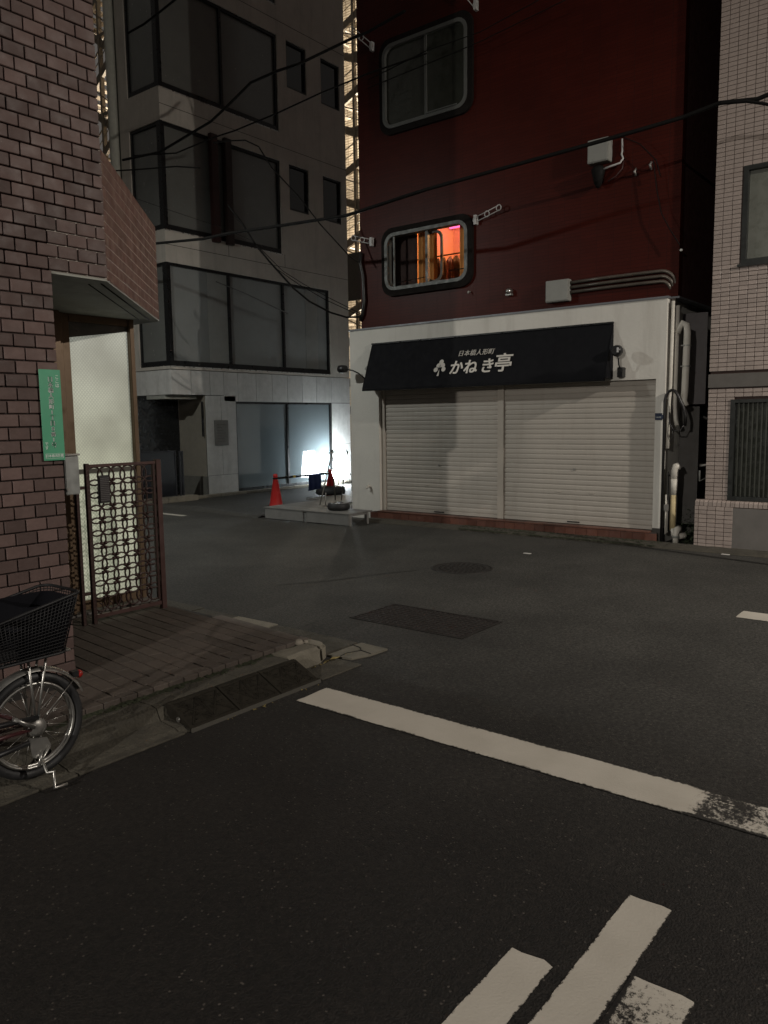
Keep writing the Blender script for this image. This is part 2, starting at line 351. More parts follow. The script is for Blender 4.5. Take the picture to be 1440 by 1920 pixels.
def strip(name, cx, cy, lx, ly, m, along='X', z=.004, label=None):
    """painted strip, rough outline, UV.y = -1..1 across"""
    me = bpy.data.meshes.new(name); vs = []; fs = []; uv = []
    L = lx if along == 'X' else ly; W = ly if along == 'X' else lx; n = max(4, int(L / .06))
    for i in range(n + 1):
        u = -L / 2 + L * i / n
        for k, s_ in enumerate((-1, -.5, .5, 1)):
            j = noise.noise(Vector((u * 9 + cx, s_ * 3 + cy, 5))) * .004 if k in (0, 3) else 0
            v = s_ * W / 2 + j
            uu = u + (noise.noise(Vector((s_ * 5, cx, cy))) * .012 if i in (0, n) else 0)
            vs.append((cx + uu, cy + v, z) if along == 'X' else (cx + v, cy + uu, z)); uv.append((u, s_))
    for i in range(n):
        for k in range(3):
            a = i * 4 + k; fs.append((a, a + 4, a + 5, a + 1) if along == 'X' else (a, a + 1, a + 5, a + 4))
    me.from_pydata([(x - cx, y - cy, zz - z) for x, y, zz in vs], [], fs); ul = me.uv_layers.new()
    for lp in me.loops: ul.data[lp.index].uv = uv[lp.vertex_index]
    me.materials.append(m); bm = bmesh.new(); bm.from_mesh(me); bmesh.ops.recalc_face_normals(bm, faces=bm.faces)
    if bm.faces[0].normal.z < 0:
        for f in bm.faces: f.normal_flip()
    bm.to_mesh(me); bm.free()
    o = link(name, me, (cx, cy, z)); tag(o, label, kind='structure'); return o
P1 = paint_mat('road_paint', [(1.02, .92, .28), (.78, .66, -.17)], heavy=-.07)
P2 = paint_mat('road_paint_clean', heavy=-.09)
P3 = paint_mat('road_paint_worn', heavy=.10)
strip('road_marking', 3.24, 1.0, .27, 4.24, P1, 'Y', label='long cream stop line, worn through near its right end')
strip('road_marking', .85, .83, 3.19, .142, P2, 'X', label='rightmost whole cream painted bar at the bottom edge')
strip('road_marking', .60, 1.016, 2.745, .138, P2, 'X', label='left cream painted bar at the bottom edge')
strip('road_marking', .68, .660, 2.79, .185, P3, 'X', z=.003, label='half worn pale paint bar under the longest bar')
strip('road_marking', 6.66, .9, .25, 1.42, P2, 'Y', label='short white line at the right edge of the street')

# covers in the road
def recess_cover():
    t = empty('utility_cover', (5.04, 3.58, 0), 'large rectangular cast iron cover with raised lug pattern in the road', 'manhole cover')
    m = MB(); x0, x1, y0, y1 = 4.74, 5.34, 3.04, 4.12
    for a in ((x0, x1, y0, y0 + .02), (x0, x1, y1 - .02, y1), (x0, x0 + .02, y0 + .02, y1 - .02), (x1 - .02, x1, y0 + .02, y1 - .02)): m.box(*a, -.02, .006)
    m.build('frame', IRON, t)
    p = MB(); p.box(x0 + .025, x1 - .025, y0 + .025, (y0 + y1) / 2 - .004, -.03, .002); p.box(x0 + .025, x1 - .025, (y0 + y1) / 2 + .004, y1 - .025, -.03, .002)
    pl = p.build('plate', mat('iron_plate_dark', (.014, .012, .010), .7, var=.2), t)
    l = MB(); nx, ny = 11, 20
    for i in range(nx):
        for j in range(ny):
            cx = x0 + .045 + (x1 - x0 - .09) * i / (nx - 1); cy = y0 + .045 + (y1 - y0 - .09) * j / (ny - 1)
            if (i // 2 + j // 3) % 2 == 0: l.box(cx - .017, cx + .017, cy - .007, cy + .007, .002, .007)
            else: l.box(cx - .007, cx + .007, cy - .017, cy + .017, .002, .007)
    l.build('lug', mat('worn_lug', (.034, .026, .024), .5, metal=.3, var=.3, scale=30), t, kind='stuff')
recess_cover()
t = empty('manhole_cover', (7.08, 4.53, 0), 'round cast iron manhole cover further up the road near the shop', 'manhole cover')
MB().lathe((7.08, 4.53, 0), [(.33, -.02), (.33, .006), (.305, .006), (.305, -.01)], 40).build('frame', IRON, t)
MB().lathe((7.08, 4.53, 0), [(.30, -.02), (.30, .003)], 40).build('plate', mat('iron_plate_dark', (.014, .012, .010), .7), t)
l = MB()
for rr, cnt in ((.06, 8), (.12, 14), (.18, 20), (.24, 28)):
    for k in range(cnt):
        a = 2 * math.pi * k / cnt + rr; l.box(7.08 + rr * math.cos(a) - .011, 7.08 + rr * math.cos(a) + .011, 4.53 + rr * math.sin(a) - .011, 4.53 + rr * math.sin(a) + .011, .003, .008)
l.build('lug', IRON, t, kind='stuff')
# repair seam and speed-like asphalt ridge
sm = MB(); pts = [(4.35, 5.55), (4.9, 5.35), (5.6, 5.2), (6.4, 5.05), (7.1, 4.93)]
pts = [(5.30, 5.55), (5.75, 5.25), (6.30, 5.05), (6.72, 4.85)]
for a, b in zip(pts[:-1], pts[1:]):
    for k in range(6):
        p = [a[0] + (b[0] - a[0]) * q + .02 * noise.noise(Vector((a[0] + q, b[1] + q * 3, 0))) for q in (k / 6, (k + 1) / 6)]
        y = [a[1] + (b[1] - a[1]) * q for q in (k / 6, (k + 1) / 6)]
        sm.poly([(p[0], y[0], .003), (p[1], y[1], .003), (p[1] + .012, y[1] + .02, .003), (p[0] + .012, y[0] + .02, .003)])
tag(sm.build('road_seam', mat('bitumen_seam', (.018, .017, .015), .7)), 'thin dark repair seam running across the road', kind='structure')
rg = MB(); rp = [(9.25, 14.2), (9.22, 12.7), (9.36, 12.0), (9.25, 11.2), (9.15, 10.6), (9.05, 9.75)]
prof = [(-.34, .001), (-.2, .03), (-.05, .045), (.08, .035), (.2, .001)]
for i, (x, y) in enumerate(rp):
    for dx, z in prof: rg.v.append((x + dx * (1 - .12 * i), y, z * (1 - .05 * i)))
for i in range(len(rp) - 1):
    for k in range(4): rg.f.append((i * 5 + k, i * 5 + k + 1, i * 5 + k + 6, i * 5 + k + 5)); rg.sm.append(True)
tag(rg.build('asphalt_ridge', mat('patched_asphalt', (.05, .048, .042), .85, var=.2, scale=20, bump=.5)), 'raised asphalt ridge crossing the side street', kind='structure')
strip('road_marking', 8.45, 11.45, .13, .75, P2, 'Y', label='faded short white line in the side street behind the gate')

# ------------------------------------------------------------------ pavement corner with pavers, kerb and gutter
pv = empty('pavement', (3.0, 4.6, 0), 'brown brick paved corner in front of the lit doorway', kind='structure')
PZ = .13
MB().prism([(-6, 3.665, 0), (3.80, 3.70, 0), (3.86, 7.5, 0), (-6, 7.5, 0)], (0, 0, PZ - .006)).build('paving_bed', PAVJ, pv)
PL, PW = .23, .104
pm = bx(-PW / 2 + .003, PW / 2 - .003, -PL / 2 + .0004, PL / 2 - .0004, -.03, 0).mesh('paver', PAVER, bevel=.0015)
nosem = bx(-PW / 2 + .0015, PW / 2 - .0015, -.036, .036, -.05, 0).mesh('nosing', PAVER, bevel=.003)
ang = R(-5.5); ca_, sa_ = math.cos(ang), math.sin(ang)
def inside(x, y):
    if y < 3.735 + PL / 2 * .9 or x > 3.80 or y > 6.4 or x < .9: return False
    if x < 2.37 and y > 4.14: return False
    return y < 5.62
cnt = 0; stuffp = MB()
cand = []
for i in range(-40, 60):
    for j in range(0, 14):
        lx = i * PW; ly = j * PL + (PL / 2 if i % 2 else 0)
        x = 2.9 + lx * ca_ - ly * sa_ * -1 * -1 ; y = 3.74 + PL / 2 + lx * 0 + ly * ca_
        x = 2.9 + lx + ly * math.tan(-ang)
        if inside(x, y): cand.append((x, y))
    # short closers behind the nosing on alternate columns
    if i % 2: 
        x = 2.9 + i * PW
        if .9 < x < 3.80: cand.append((x, 3.735 + PL * .25, 'half'))
halfm = bx(-PW / 2 + .003, PW / 2 - .003, -PL / 4 + .0004, PL / 4 - .0004, -.03, 0).mesh('paver', PAVER, bevel=.0015)
cand.sort(key=lambda c: c[0] ** 2 + c[1] ** 2)
for k, c in enumerate(cand):
    if k < 270:
        link('paver', halfm if len(c) == 3 else pm, (c[0], c[1] if len(c) == 3 else c[1], PZ + random.uniform(-.0012, .0012)), pv, (random.uniform(-.004, .004), random.uniform(-.004, .004), ang * -1 if False else R(-5.5)))
    else:
        x, y = c[:2]; stuffp.box(x - PW / 2 + .003, x + PW / 2 - .003, y - PL / 2 + .002, y + PL / 2 - .002, PZ - .03, PZ)
if stuffp.v: stuffp.build('paver_field', PAVER, pv, kind='stuff')
for i in range(-20, 9):
    x = 2.9 + i * PW
    link('nosing', nosem, (x, 3.702, PZ + random.uniform(-.001, .001)), pv, (0, 0, R(random.uniform(-.6, .6))))

kb = empty('kerb', (2.8, 3.55, 0), 'low rough concrete kerb below the brown pavers', kind='structure')
def extr_profile(prof, x0, x1, name, m, parent, n=24, amp=.012, bev=0):
    o = MB(); k = len(prof)
    for i in range(n + 1):
        x = x0 + (x1 - x0) * i / n
        for (y, z) in prof: 
            o.v.append((x, y + amp * noise.noise(Vector((x * 6, y * 9, 1))), z + amp * noise.noise(Vector((x * 7, y * 9, 7))) * (z > .002)))
    for i in range(n):
        for q in range(k - 1): o.f.append((i * k + q, (i + 1) * k + q, (i + 1) * k + q + 1, i * k + q + 1)); o.sm.append(False)
    o.f.append(tuple(range(k))); o.sm.append(False); o.f.append(tuple(n * k + q for q in range(k))); o.sm.append(False)
    return o.build(name, m, parent)
kp = [(3.25, .001), (3.30, .022), (3.42, .035), (3.455, .095), (3.50, .104), (3.664, .098), (3.664, .0)]
xs = [-3.0, -1.8, -.6, .6, 1.2, 1.8, 2.4, 3.0, 3.42]
for a, b in zip(xs[:-1], xs[1:]): extr_profile(kp, a + .003, b - .003, 'kerb_stone', CONC, kb)
kp2 = [(3.47, .001), (3.485, .095), (3.51, .112), (3.60, .115), (3.66, .105), (3.664, .001)]
extr_profile(kp2, 3.425, 3.70, 'kerb_stone', CONC2, kb, 12)
en = MB()   # rounded end stone
n_ = 8; base = []
for k in range(n_ + 1):
    a = R(-90 + 90 * k / n_); base.append((3.71 + .12 * math.cos(a), 3.60 + .12 * math.sin(a)))
base += [(3.83, 3.80), (3.71, 3.80)]
en.prism([(x, y, 0) for x, y in base], (0, 0, .112)); en.build('kerb_stone', CONC2, kb, bevel=.02)
for (a, b, cname) in ((-3, -1.8, 0), (-1.8, -.6, 0), (-.6, .6, 0), (.6, 1.2, 0), (1.2, 1.82, 0), (1.82, 2.42, 0), (3.45, 3.84, 0)):
    g = MB(); g.prism([(a + .004, 3.235, 0), (b - .004, 3.235, 0), (b - .004, 3.47, 0), (a + .004, 3.47, 0)], (0, 0, .012 if b < 3 else .010)); g.build('gutter_slab', CONC, kb, bevel=.003)
# flush slabs on the side street edge
ys = [3.30, 3.56, 3.98, 4.40, 4.86, 5.32, 5.80, 6.3]
for i, (a, b) in enumerate(zip(ys[:-1], ys[1:])):
    g = MB(); x0 = 3.86 + .0 * i; x1 = 4.19 + (a - 3.3) * .02
    q = [(x0 - (.02 if i else 0), a + .004, 0), (x1 + random.uniform(-.01, .01), a + .004 + (.12 if i == 0 else 0), 0), (x1 + random.uniform(-.01, .01), b - .004, 0), (x0 - .02, b - .004, 0)]
    if i == 0: q = [(3.85, 3.50, 0), (3.88, 3.36, 0), (4.02, 3.31, 0), (4.20, 3.30, 0), (4.21, 3.552, 0), (3.85, 3.552, 0)]
    g.prism(q, (0, 0, .016 + .004 * (i % 2))); ob = g.build('gutter_slab', CONC2 if i in (0, 3) else CONC, kb, bevel=.004)
    if i == 0: ob['label'] = 'pale cracked corner slab'
tk = MB(); tk.tube([(4.03, 3.315, .018), (4.05, 3.42, .019), (4.10, 3.47, .019), (4.12, 3.56, .019)], .003, 4); tk.tube([(4.05, 3.42, .019), (3.95, 3.46, .019), (3.87, 3.45, .019)], .0025, 4)
tk.build('crack', PAVJ, kb)
mo = MB()
for i in range(260):
    x = random.uniform(1.9, 3.7); y = 3.66 + random.uniform(-.05, .01); s_ = random.uniform(.006, .02); z = .098
    mo.poly([(x - s_, y - s_, z), (x + s_, y - s_ * .6, z + .003), (x + s_ * .7, y + s_, z + .008), (x - s_ * .4, y + s_ * .8, z + .006)])
tag(mo.build('moss', MOSS), 'dark moss along the joint between kerb and pavers', 'moss', kind='stuff')

# portable kerb ramp: three plates
rt = empty('kerb_ramp', (2.95, 3.35, 0), 'three section dark patterned kerb ramp lying in the gutter', 'ramp')
xs = [2.455, 2.785, 3.105, 3.425]
for a, b in zip(xs[:-1], xs[1:]):
    o = MB(); a += .004; b -= .004
    tri = [(a, 3.225, .012), (a, 3.462, .013), (a, 3.452, .112), (a, 3.425, .112), (a, 3.235, .022)]
    o.prism(tri, (b - a, 0, 0)); sec = o.build('ramp_section', RAMP, rt, bevel=.003)
    l = MB(); c = (a + b) / 2
    zf = lambda y: .024 + (y - 3.235) / .19 * .09
    for (p, q) in (((a + .02, 3.25), (c, 3.41)), ((c, 3.41), (b - .02, 3.25)), ((a + .02, 3.41), (c, 3.25)), ((c, 3.25), (b - .02, 3.41)), ((a + .02, 3.25), (b - .02, 3.25)), ((a + .02, 3.41), (b - .02, 3.41)), ((c, 3.25), (c, 3.41))):
        l.tube([(p[0], p[1], zf(p[1])), (q[0], q[1], zf(q[1]))], .0045, 4)
    for k in range(90):
        x = random.uniform(a + .02, b - .02); y = random.uniform(3.25, 3.41); l.box(x - .004, x + .004, y - .004, y + .004, zf(y) - .004, zf(y) + .003)
    l.build('tread', RAMP, sec)
bx(2.452, 3.43, 3.222, 3.234, .001, .020).build('steel_edge', mat('dull_edge', (.06, .055, .045), .7), rt)
bo = MB(); bo.lathe((2.449, 3.34, .045), [(.014, 0), (.014, .008)], 12, 'X'); bo.build('bolt', STEEL, rt)
for i in range(60):
    pass
lv = MB()
for i in range(34):
    x = random.gauss(3.72, .12); y = 3.46 + random.uniform(-.03, .01); 
    if i > 20: x = random.uniform(2.6, 3.4); y = 3.205 + random.uniform(-.02, .01)
    a = random.uniform(0, 3); s_ = random.uniform(.006, .018); z = .013 if y > 3.22 else .005
    lv.poly([(x + math.cos(a) * s_, y + math.sin(a) * s_, z), (x + math.cos(a + 1.8) * s_ * .35, y + math.sin(a + 1.8) * s_ * .35, z + .006), (x - math.cos(a) * s_, y - math.sin(a) * s_, z), (x - math.cos(a + 1.8) * s_ * .35, y - math.sin(a + 1.8) * s_ * .35, z + .004)])
tag(lv.build('leaf_litter', LEAF), 'scattered dry leaf scraps at the foot of the kerb', 'leaf litter', kind='stuff')
lf = MB()
for i in range(7):
    y = i / 6; lf.v += [(3.74 + .02 * y + .085 * y, 3.435 + .02 * math.sin(y * 3), .016 + .012 * math.sin(y * 3)), (3.74 + .085 * y + .02 * math.sin(y * 3.1), 3.435 - .022 * math.sin(y * 3.1), .028)]
for i in range(6): lf.f.append((2 * i, 2 * i + 1, 2 * i + 3, 2 * i + 2)); lf.sm.append(True)
tag(lf.build('leaf', LEAF), 'curled yellow dry leaf beside the rounded kerb end', 'leaf')
bk = MB()
for (dx, dy, s_) in ((0, 0, .035), (.045, -.02, .022), (.02, .03, .018)):
    bk.lathe((3.69 + dx, 3.66 + dy, .105), [(s_ * .8, 0), (s_, .012), (s_ * .5, .03 * s_ / .035 + .004)], 7)
tag(bk.build('broken_concrete', PAPER if False else mat('pale_rubble', (.17, .15, .12), .9, var=.3, scale=40)), 'pale broken lump of concrete on the kerb corner', 'rubble')
for (x, y, lab) in ((8.29, 4.39, 'small white scrap of litter on the road before the shop'), (9.63, 3.06, 'small white scrap by the white pipe elbow'), (9.49, 2.47, 'small white scrap before the tiled plinth')):
    tag(bx(x - .02, x + .02, y - .045, y + .045, .001, .006).build('litter', PAPER), lab, 'litter')

# ------------------------------------------------------------------ brick building on the left
BB = empty('brick_building', (1.0, 6.0, 0), 'brown glazed brick building with a lit corner doorway under a chamfered canopy', 'building')
YW = 4.2; XC = 2.385; XU = 2.73; ZS = 2.432; ZT = 3.18
core = MB()
core.box(-8, XC - .012, YW + .012, 12.0, 0, ZS + .3)
core.box(-8, XU - .012, YW + .012, 12.0, ZS + .3 + .001, 14)
core.box(XC - .011, 3.19, 5.72, 12.0, 0, ZS - .001)
core.box(3.19, 3.86, 6.62, 12.0, 0, ZS - .001)
core.build('wall', MORT, BB)
# canopy body: front strip then 45 degree chamfer, then straight back
cpts = [(XC - .3, YW + .012), (XU, YW + .012), (4.055, 5.535), (4.055, 12.0), (XC - .3, 12.0)]
cb = MB(); cb.prism([(x, y, ZS + .012) for x, y in cpts], (0, 0, ZT - ZS - .024)); cb.build('canopy_body', MORTL, BB)
so = MB(); so.prism([(x, y, ZS) for x, y in cpts], (0, 0, .011)); so.build('soffit', SOFF, BB)
et = MB(); et.tube([(XU + .02, YW + .10, ZS - .002), (3.93, 5.50, ZS - .002)], .006, 4); et.tube([(XU - .02, YW + .17, ZS - .002), (3.86, 5.54, ZS - .002)], .004, 4)
et.build('drip_groove', mat('drip_dark', (.03, .03, .025), .9), BB)
bw, bh = .121, .0716; z0 = .13
bmesh_ = bx(-.0568, .0568, -.012, .012, -.0322, .0322).mesh('brick', BRICK, bevel=.0035)
bhalf = bx(-.0268, .0268, -.012, .012, -.0322, .0322).mesh('brick', BRICK, bevel=.0035)
singles = []; rest = MB()
rows = int((14 - z0) / bh)
zphase = 2.089 - int((2.089 - .1) / bh) * bh
for r in range(rows):
    zc = zphase + (r + .5) * bh
    xe = XC if zc < ZS else XU
    par = r % 2
    x = xe; first = True
    if par: hw = .0605; 
    else: hw = .121
    while x > -3:
        w_ = (hw if first else .121); xc = x - w_ / 2; first = False; x -= w_
        if zc > 7.5 and xc < 1.0: break
        vis = xc > .9 + .25 * abs(zc - 1.6) * .0 and zc < 4.75 and xc > 1.93
        if vis: singles.append((xc, zc, w_ < .1))
        else: rest.box(xc - w_ / 2 + .005, xc + w_ / 2 - .005, YW, YW + .02, zc - .031, zc + .031)
singles.sort(key=lambda s_: abs(s_[1] - 1.9))
for k, (xc, zc, h) in enumerate(singles):
    if k < 296: link('brick', bhalf if h else bmesh_, (xc + random.uniform(-.001, .001), YW + .011 + random.uniform(-.0015, .0025), zc), BB, (random.uniform(-.012, .012), 0, random.uniform(-.008, .008)))
    else:
        w_ = .06 if h else .121; rest.box(xc - w_ / 2 + .005, xc + w_ / 2 - .005, YW, YW + .02, zc - .031, zc + .031)
rest.build('brickwork', BRICK, BB, kind='stuff')
# canopy tiles on the chamfer: stretcher bond
tw, th = .187, .0676
tm = bx(-tw / 2 + .001, tw / 2 - .001, -.008, .008, -th / 2 + .003, th / 2 - .003).mesh('canopy_tile', BAYT, bevel=.0006)
thm = bx(-tw / 4 + .001, tw / 4 - .001, -.008, .008, -th / 2 + .003, th / 2 - .003).mesh('canopy_tile', BAYT, bevel=.0006)
d45 = Vector((1, 1, 0)).normalized(); n45 = Vector((1, -1, 0)).normalized(); Lc = (Vector((4.055, 5.535, 0)) - Vector((XU, YW + .012, 0))).length
A0 = Vector((XU, YW + .012, 0)) - n45 * .005
for r in range(11):
    zc = ZS + .006 + th * (r + .5); s0 = 0
    first = True
    while s0 < Lc - .02:
        w_ = tw / 2 if (first and r % 2) else tw
        w_ = min(w_, Lc - s0)
        c_ = A0 + d45 * (s0 + w_ / 2) + Vector((0, 0, zc))
        if abs(w_ - tw) < .01: link('canopy_tile', tm, c_, BB, (0, 0, R(45)))
        elif w_ > .05:
            o = link('canopy_tile', thm, c_, BB, (0, 0, R(45))); o.scale = (w_ / (tw / 2), 1, 1)
        s0 += w_; first = False
# front strip of canopy between XC and XU is brick (same courses)
# door: bronze frame, frosted lit panes
YD = 5.62
DR = empty('door', (3.5, YD, 0), None); DR.parent = BB; DR.location = Vector((3.5, YD, 0)) - WL[BB]
fr = MB()
fr.box(3.17, 3.235, YD - .02, YD + .06, .13, ZS); fr.box(3.235, 3.30, YD + .0, YD + .05, .13, ZS); fr.box(3.815, 3.855, YD - .02, YD + .06, .13, ZS)
fr.box(3.301, 3.814, YD + .0, YD + .05, 2.375, ZS); fr.box(3.301, 3.814, YD + .0, YD + .05, .13, .215)
fr.build('frame', BROWNM, DR, bevel=.003)
fr2 = MB(); fr2.box(3.301, 3.814, YD + .001, YD + .045, 1.215, 1.25); fr2.build('rail', mat('bronze_rail', (.10, .095, .08), .5, metal=.3), DR)
jb = MB(); jb.box(3.05, 3.168, YD - .1, YD + .04, .13, ZS - .001); jb.build('jamb', BROWNM, DR)
# frosted wired glass
mg = bpy.data.materials.new('frosted_lattice_glass'); mg.use_nodes = True; t_ = mg.node_tree; n = t_.nodes; l_ = t_.links; b = n['Principled BSDF']
geo = n.new('ShaderNodeNewGeometry'); sep = n.new('ShaderNodeSeparateXYZ'); l_.new(geo.outputs['Position'], sep.inputs[0])
def lat(sgn):
    a = n.new('ShaderNodeMath'); a.operation = 'MULTIPLY_ADD'; l_.new(sep.outputs[2], a.inputs[0]); a.inputs[1].default_value = sgn * .9; l_.new(sep.outputs[0], a.inputs[2])
    s_ = n.new('ShaderNodeMath'); s_.operation = 'MULTIPLY'; s_.inputs[1].default_value = 2 * math.pi / .027; l_.new(a.outputs[0], s_.inputs[0])
    c_ = n.new('ShaderNodeMath'); c_.operation = 'COSINE'; l_.new(s_.outputs[0], c_.inputs[0]); return c_.outputs[0]
mxm = n.new('ShaderNodeMath'); mxm.operation = 'MAXIMUM'; l_.new(lat(1), mxm.inputs[0]); l_.new(lat(-1), mxm.inputs[1])
lr = n.new('ShaderNodeMapRange'); lr.inputs[1].default_value = .3; lr.inputs[2].default_value = 1; lr.inputs[3].default_value = 1.15; lr.inputs[4].default_value = .62; l_.new(mxm.outputs[0], lr.inputs[0])
cl = n.new('ShaderNodeTexNoise'); cl.inputs['Scale'].default_value = 2.6; cl.inputs['Detail'].default_value = 3; l_.new(geo.outputs['Position'], cl.inputs['Vector'])
fn = n.new('ShaderNodeTexNoise'); fn.inputs['Scale'].default_value = 160; fn.inputs['Detail'].default_value = 2; l_.new(geo.outputs['Position'], fn.inputs['Vector'])
gz = n.new('ShaderNodeMapRange'); gz.inputs[1].default_value = 2.2; gz.inputs[2].default_value = 1.2; l_.new(sep.outputs[2], gz.inputs[0])
ec = n.new('ShaderNodeMix'); ec.data_type = 'RGBA'; l_.new(gz.outputs[0], ec.inputs[0]); ec.inputs[6].default_value = (.80, .83, .71, 1); ec.inputs[7].default_value = (.88, .92, .66, 1)
s1 = n.new('ShaderNodeMapRange'); s1.inputs[1].default_value = .3; s1.inputs[2].default_value = .7; s1.inputs[3].default_value = .15; s1.inputs[4].default_value = .33; l_.new(cl.outputs[0], s1.inputs[0])
s2 = n.new('ShaderNodeMapRange'); s2.inputs[3].default_value = .8; s2.inputs[4].default_value = 1.2; l_.new(fn.outputs[0], s2.inputs[0])
m1 = n.new('ShaderNodeMath'); m1.operation = 'MULTIPLY'; l_.new(s1.outputs[0], m1.inputs[0]); l_.new(s2.outputs[0], m1.inputs[1])
m2 = n.new('ShaderNodeMath'); m2.operation = 'MULTIPLY'; l_.new(m1.outputs[0], m2.inputs[0]); l_.new(lr.outputs[0], m2.inputs[1])
l_.new(ec.outputs[2], b.inputs['Emission Color']); l_.new(m2.outputs[0], b.inputs['Emission Strength']); b.inputs['Base Color'].default_value = (.45, .46, .40, 1); b.inputs['Roughness'].default_value = .3
def yplate(pts, y, d): o = MB(); o.prism([(x, y, z) for x, z in pts], (0, d, 0)); return o
yplate([(3.301, 1.251), (3.814, 1.251), (3.814, 2.335), (3.301, 2.255)], YD + .02, .012).build('pane', mg, DR)
yplate([(3.301, 2.2555), (3.814, 2.3355), (3.814, 2.374), (3.301, 2.374)], YD + .02, .012).build('unlit_glass_wedge', mat('unlit_glass_grey', (.10, .105, .09), .35), DR)  # unlit top of the door glass put in as a dark wedge
yplate([(3.301, .216), (3.814, .216), (3.814, 1.214), (3.301, 1.214)], YD + .02, .012).build('pane', mg, DR)
bx(3.10, 3.86, YD - .12, YD - .021, .13, .150).build('threshold', GRANP, BB, bevel=.004)

# address sign, mailbox
AS = empty('address_sign', (2.325, YW - .012, 1.65), 'tall narrow green enamel address sign with white vertical lettering on the brick wall', 'sign')
bx(2.263, 2.388, YW - .014, YW - .010, 1.40, 1.903).build('plate', GREEN, AS, bevel=.001)
it = []
main = '日本橋人形町1丁目8番1号'; z = 1.860; st = .0303
for ch in main: it += [(ch, .031, q_, z - 1.65 - .012, dict(extrude=.0004)) for q_ in (-.0014, 0, .0014)]; z -= st
z = 1.862
for ch in 'ここは': it.append((ch, .024, .040, z - 1.65, dict(extrude=.0004))); z -= .024
z = 1.492
for ch in 'です': it.append((ch, .022, -.043, z - 1.65, dict(extrude=.0004))); z -= .022
it.append(('日本橋消防署', .0175, 0.0, 1.425 - 1.65, dict(extrude=.0004)))
join_text(it, 'lettering', SIGNW, ((2.3255, YW - .0152, 1.65), (1, 0, 0), (0, 0, 1)), AS)
fo = MB()
for a in ((-.052, .052, -.2125, -.2115), (-.052, .052, -.2385, -.2375), (-.052, -.051, -.2375, -.2125), (.051, .052, -.2375, -.2125)): fo.box(2.3255 + a[0], 2.3255 + a[1], YW - .0152, YW - .0142, 1.65 + a[2], 1.65 + a[3])
fo.build('border', SIGNW, AS)
mbx = empty('mailbox', (2.445, 4.27, 1.31), 'small grey metal box with a round lock at the brick corner below the green sign', 'mailbox')
bx(2.400, 2.487, 4.215, 4.33, 1.196, 1.420).build('box', MAILB, mbx, bevel=.004)
bx(2.396, 2.493, 4.205, 4.34, 1.421, 1.431).build('lid', STEEL, mbx, bevel=.002)
MB().lathe((2.408, 4.207, 1.228), [(.008, 0), (.008, .007)], 12, 'Y').build('lock', STEEL, mbx)

# gate of interlocking rings
GY = 5.22
GT = empty('iron_gate', (3.45, GY, PZ), 'brown wrought iron gate of interlocking rings standing before the lit doorway', 'gate')
g = MB(); X0, X1, Z0, Z1 = 3.12, 3.765, .165, 1.305
g.box(X0, X0 + .03, GY - .015, GY + .015, PZ, Z1 + .01); g.build('frame_post', GATEM, GT, bevel=.002)
g = MB(); g.box(X1 - .045, X1, GY - .02, GY + .02, PZ - .01, Z1 + .014); g.build('frame_post', GATEP, GT, bevel=.003)
g = MB(); g.box(X1 - .075, X1 - .055, GY - .012, GY + .012, Z0 + .05, Z1 - .02); g.build('stile', GATEM, GT, bevel=.002)
g = MB(); g.box(X0 + .031, X1 - .046, GY - .013, GY + .013, Z1 - .02, Z1 + .002); g.build('top_rail', GATEP, GT, bevel=.002)
g = MB(); g.box(X0 + .031, X1 - .046, GY - .013, GY + .013, Z0, Z0 + .03); g.build('bottom_rail', GATEP, GT, bevel=.002)
hp = MB(); hp.box(X0 - .075, X0 - .05, GY + .0, GY + .03, PZ, Z1 - .02); hp.build('hinge_post', GATEM, GT, bevel=.002)
for z in (1.13, .35):
    bx(X0 - .05, X0 - .001, GY + .0, GY + .02, z, z + .022).build('hinge', GATEM, GT)
pit = .0937; RR = .0675
ringm = MB(); ringm.tube([(RR * math.cos(2 * math.pi * k / 16), 0, RR * math.sin(2 * math.pi * k / 16)) for k in range(16)], .0068, 6, closed=True)
ringme = ringm.mesh('ring', GATEM)
rosm = MB()
for a in (45, 135, 225, 315):
    d = Vector((math.cos(R(a)), 0, math.sin(R(a)))); rosm.tube([d * .004, d * .018, d * .030], [.005, .013, .004], 6)
rosm.lathe((0, 0, 0), [(.004, -.008), (.010, 0), (.004, .008)], 8, 'Y'); rosme = rosm.mesh('rosette', GATEM)
nz_ = 11
for i in range(6):
    for j in range(nz_):
        cx = X0 + .075 + i * pit; cz = Z0 + .118 + j * pit
        if cx > X1 - .09: continue
        link('ring', ringme, (cx, GY, cz), GT)
        if i < 5 and j < nz_ - 1: 
            o = link('rosette', rosme, (cx + pit / 2, GY, cz + pit / 2), GT); o.scale = (1.25, 1.25, 1.25) if (i + j) % 2 == 0 else (.8, .8, .8)
sc = MB()
for k in range(7):
    cx = X0 + .06 + k * .085; sc.tube([(cx + .03 * math.sin(a), GY, Z0 + .03 + .04 * (1 - math.cos(a))) for a in [q * .5 for q in range(7)]], .005, 5)
sc.build('scrollwork', GATEM, GT)
lb = MB(); lb.box(3.205, 3.300, GY - .035, GY - .014, 1.02, 1.225); lo = lb.build('letter_box', mat('dark_plastic_box', (.025, .022, .022), .45), GT, bevel=.008)
sl = MB()
for k in range(13): sl.box(3.216, 3.289, GY - .0395, GY - .0355, 1.038 + k * .0135, 1.045 + k * .0135)
sl.build('louvre', mat('louvre_lit_edge', (.11, .10, .10), .4), lo)

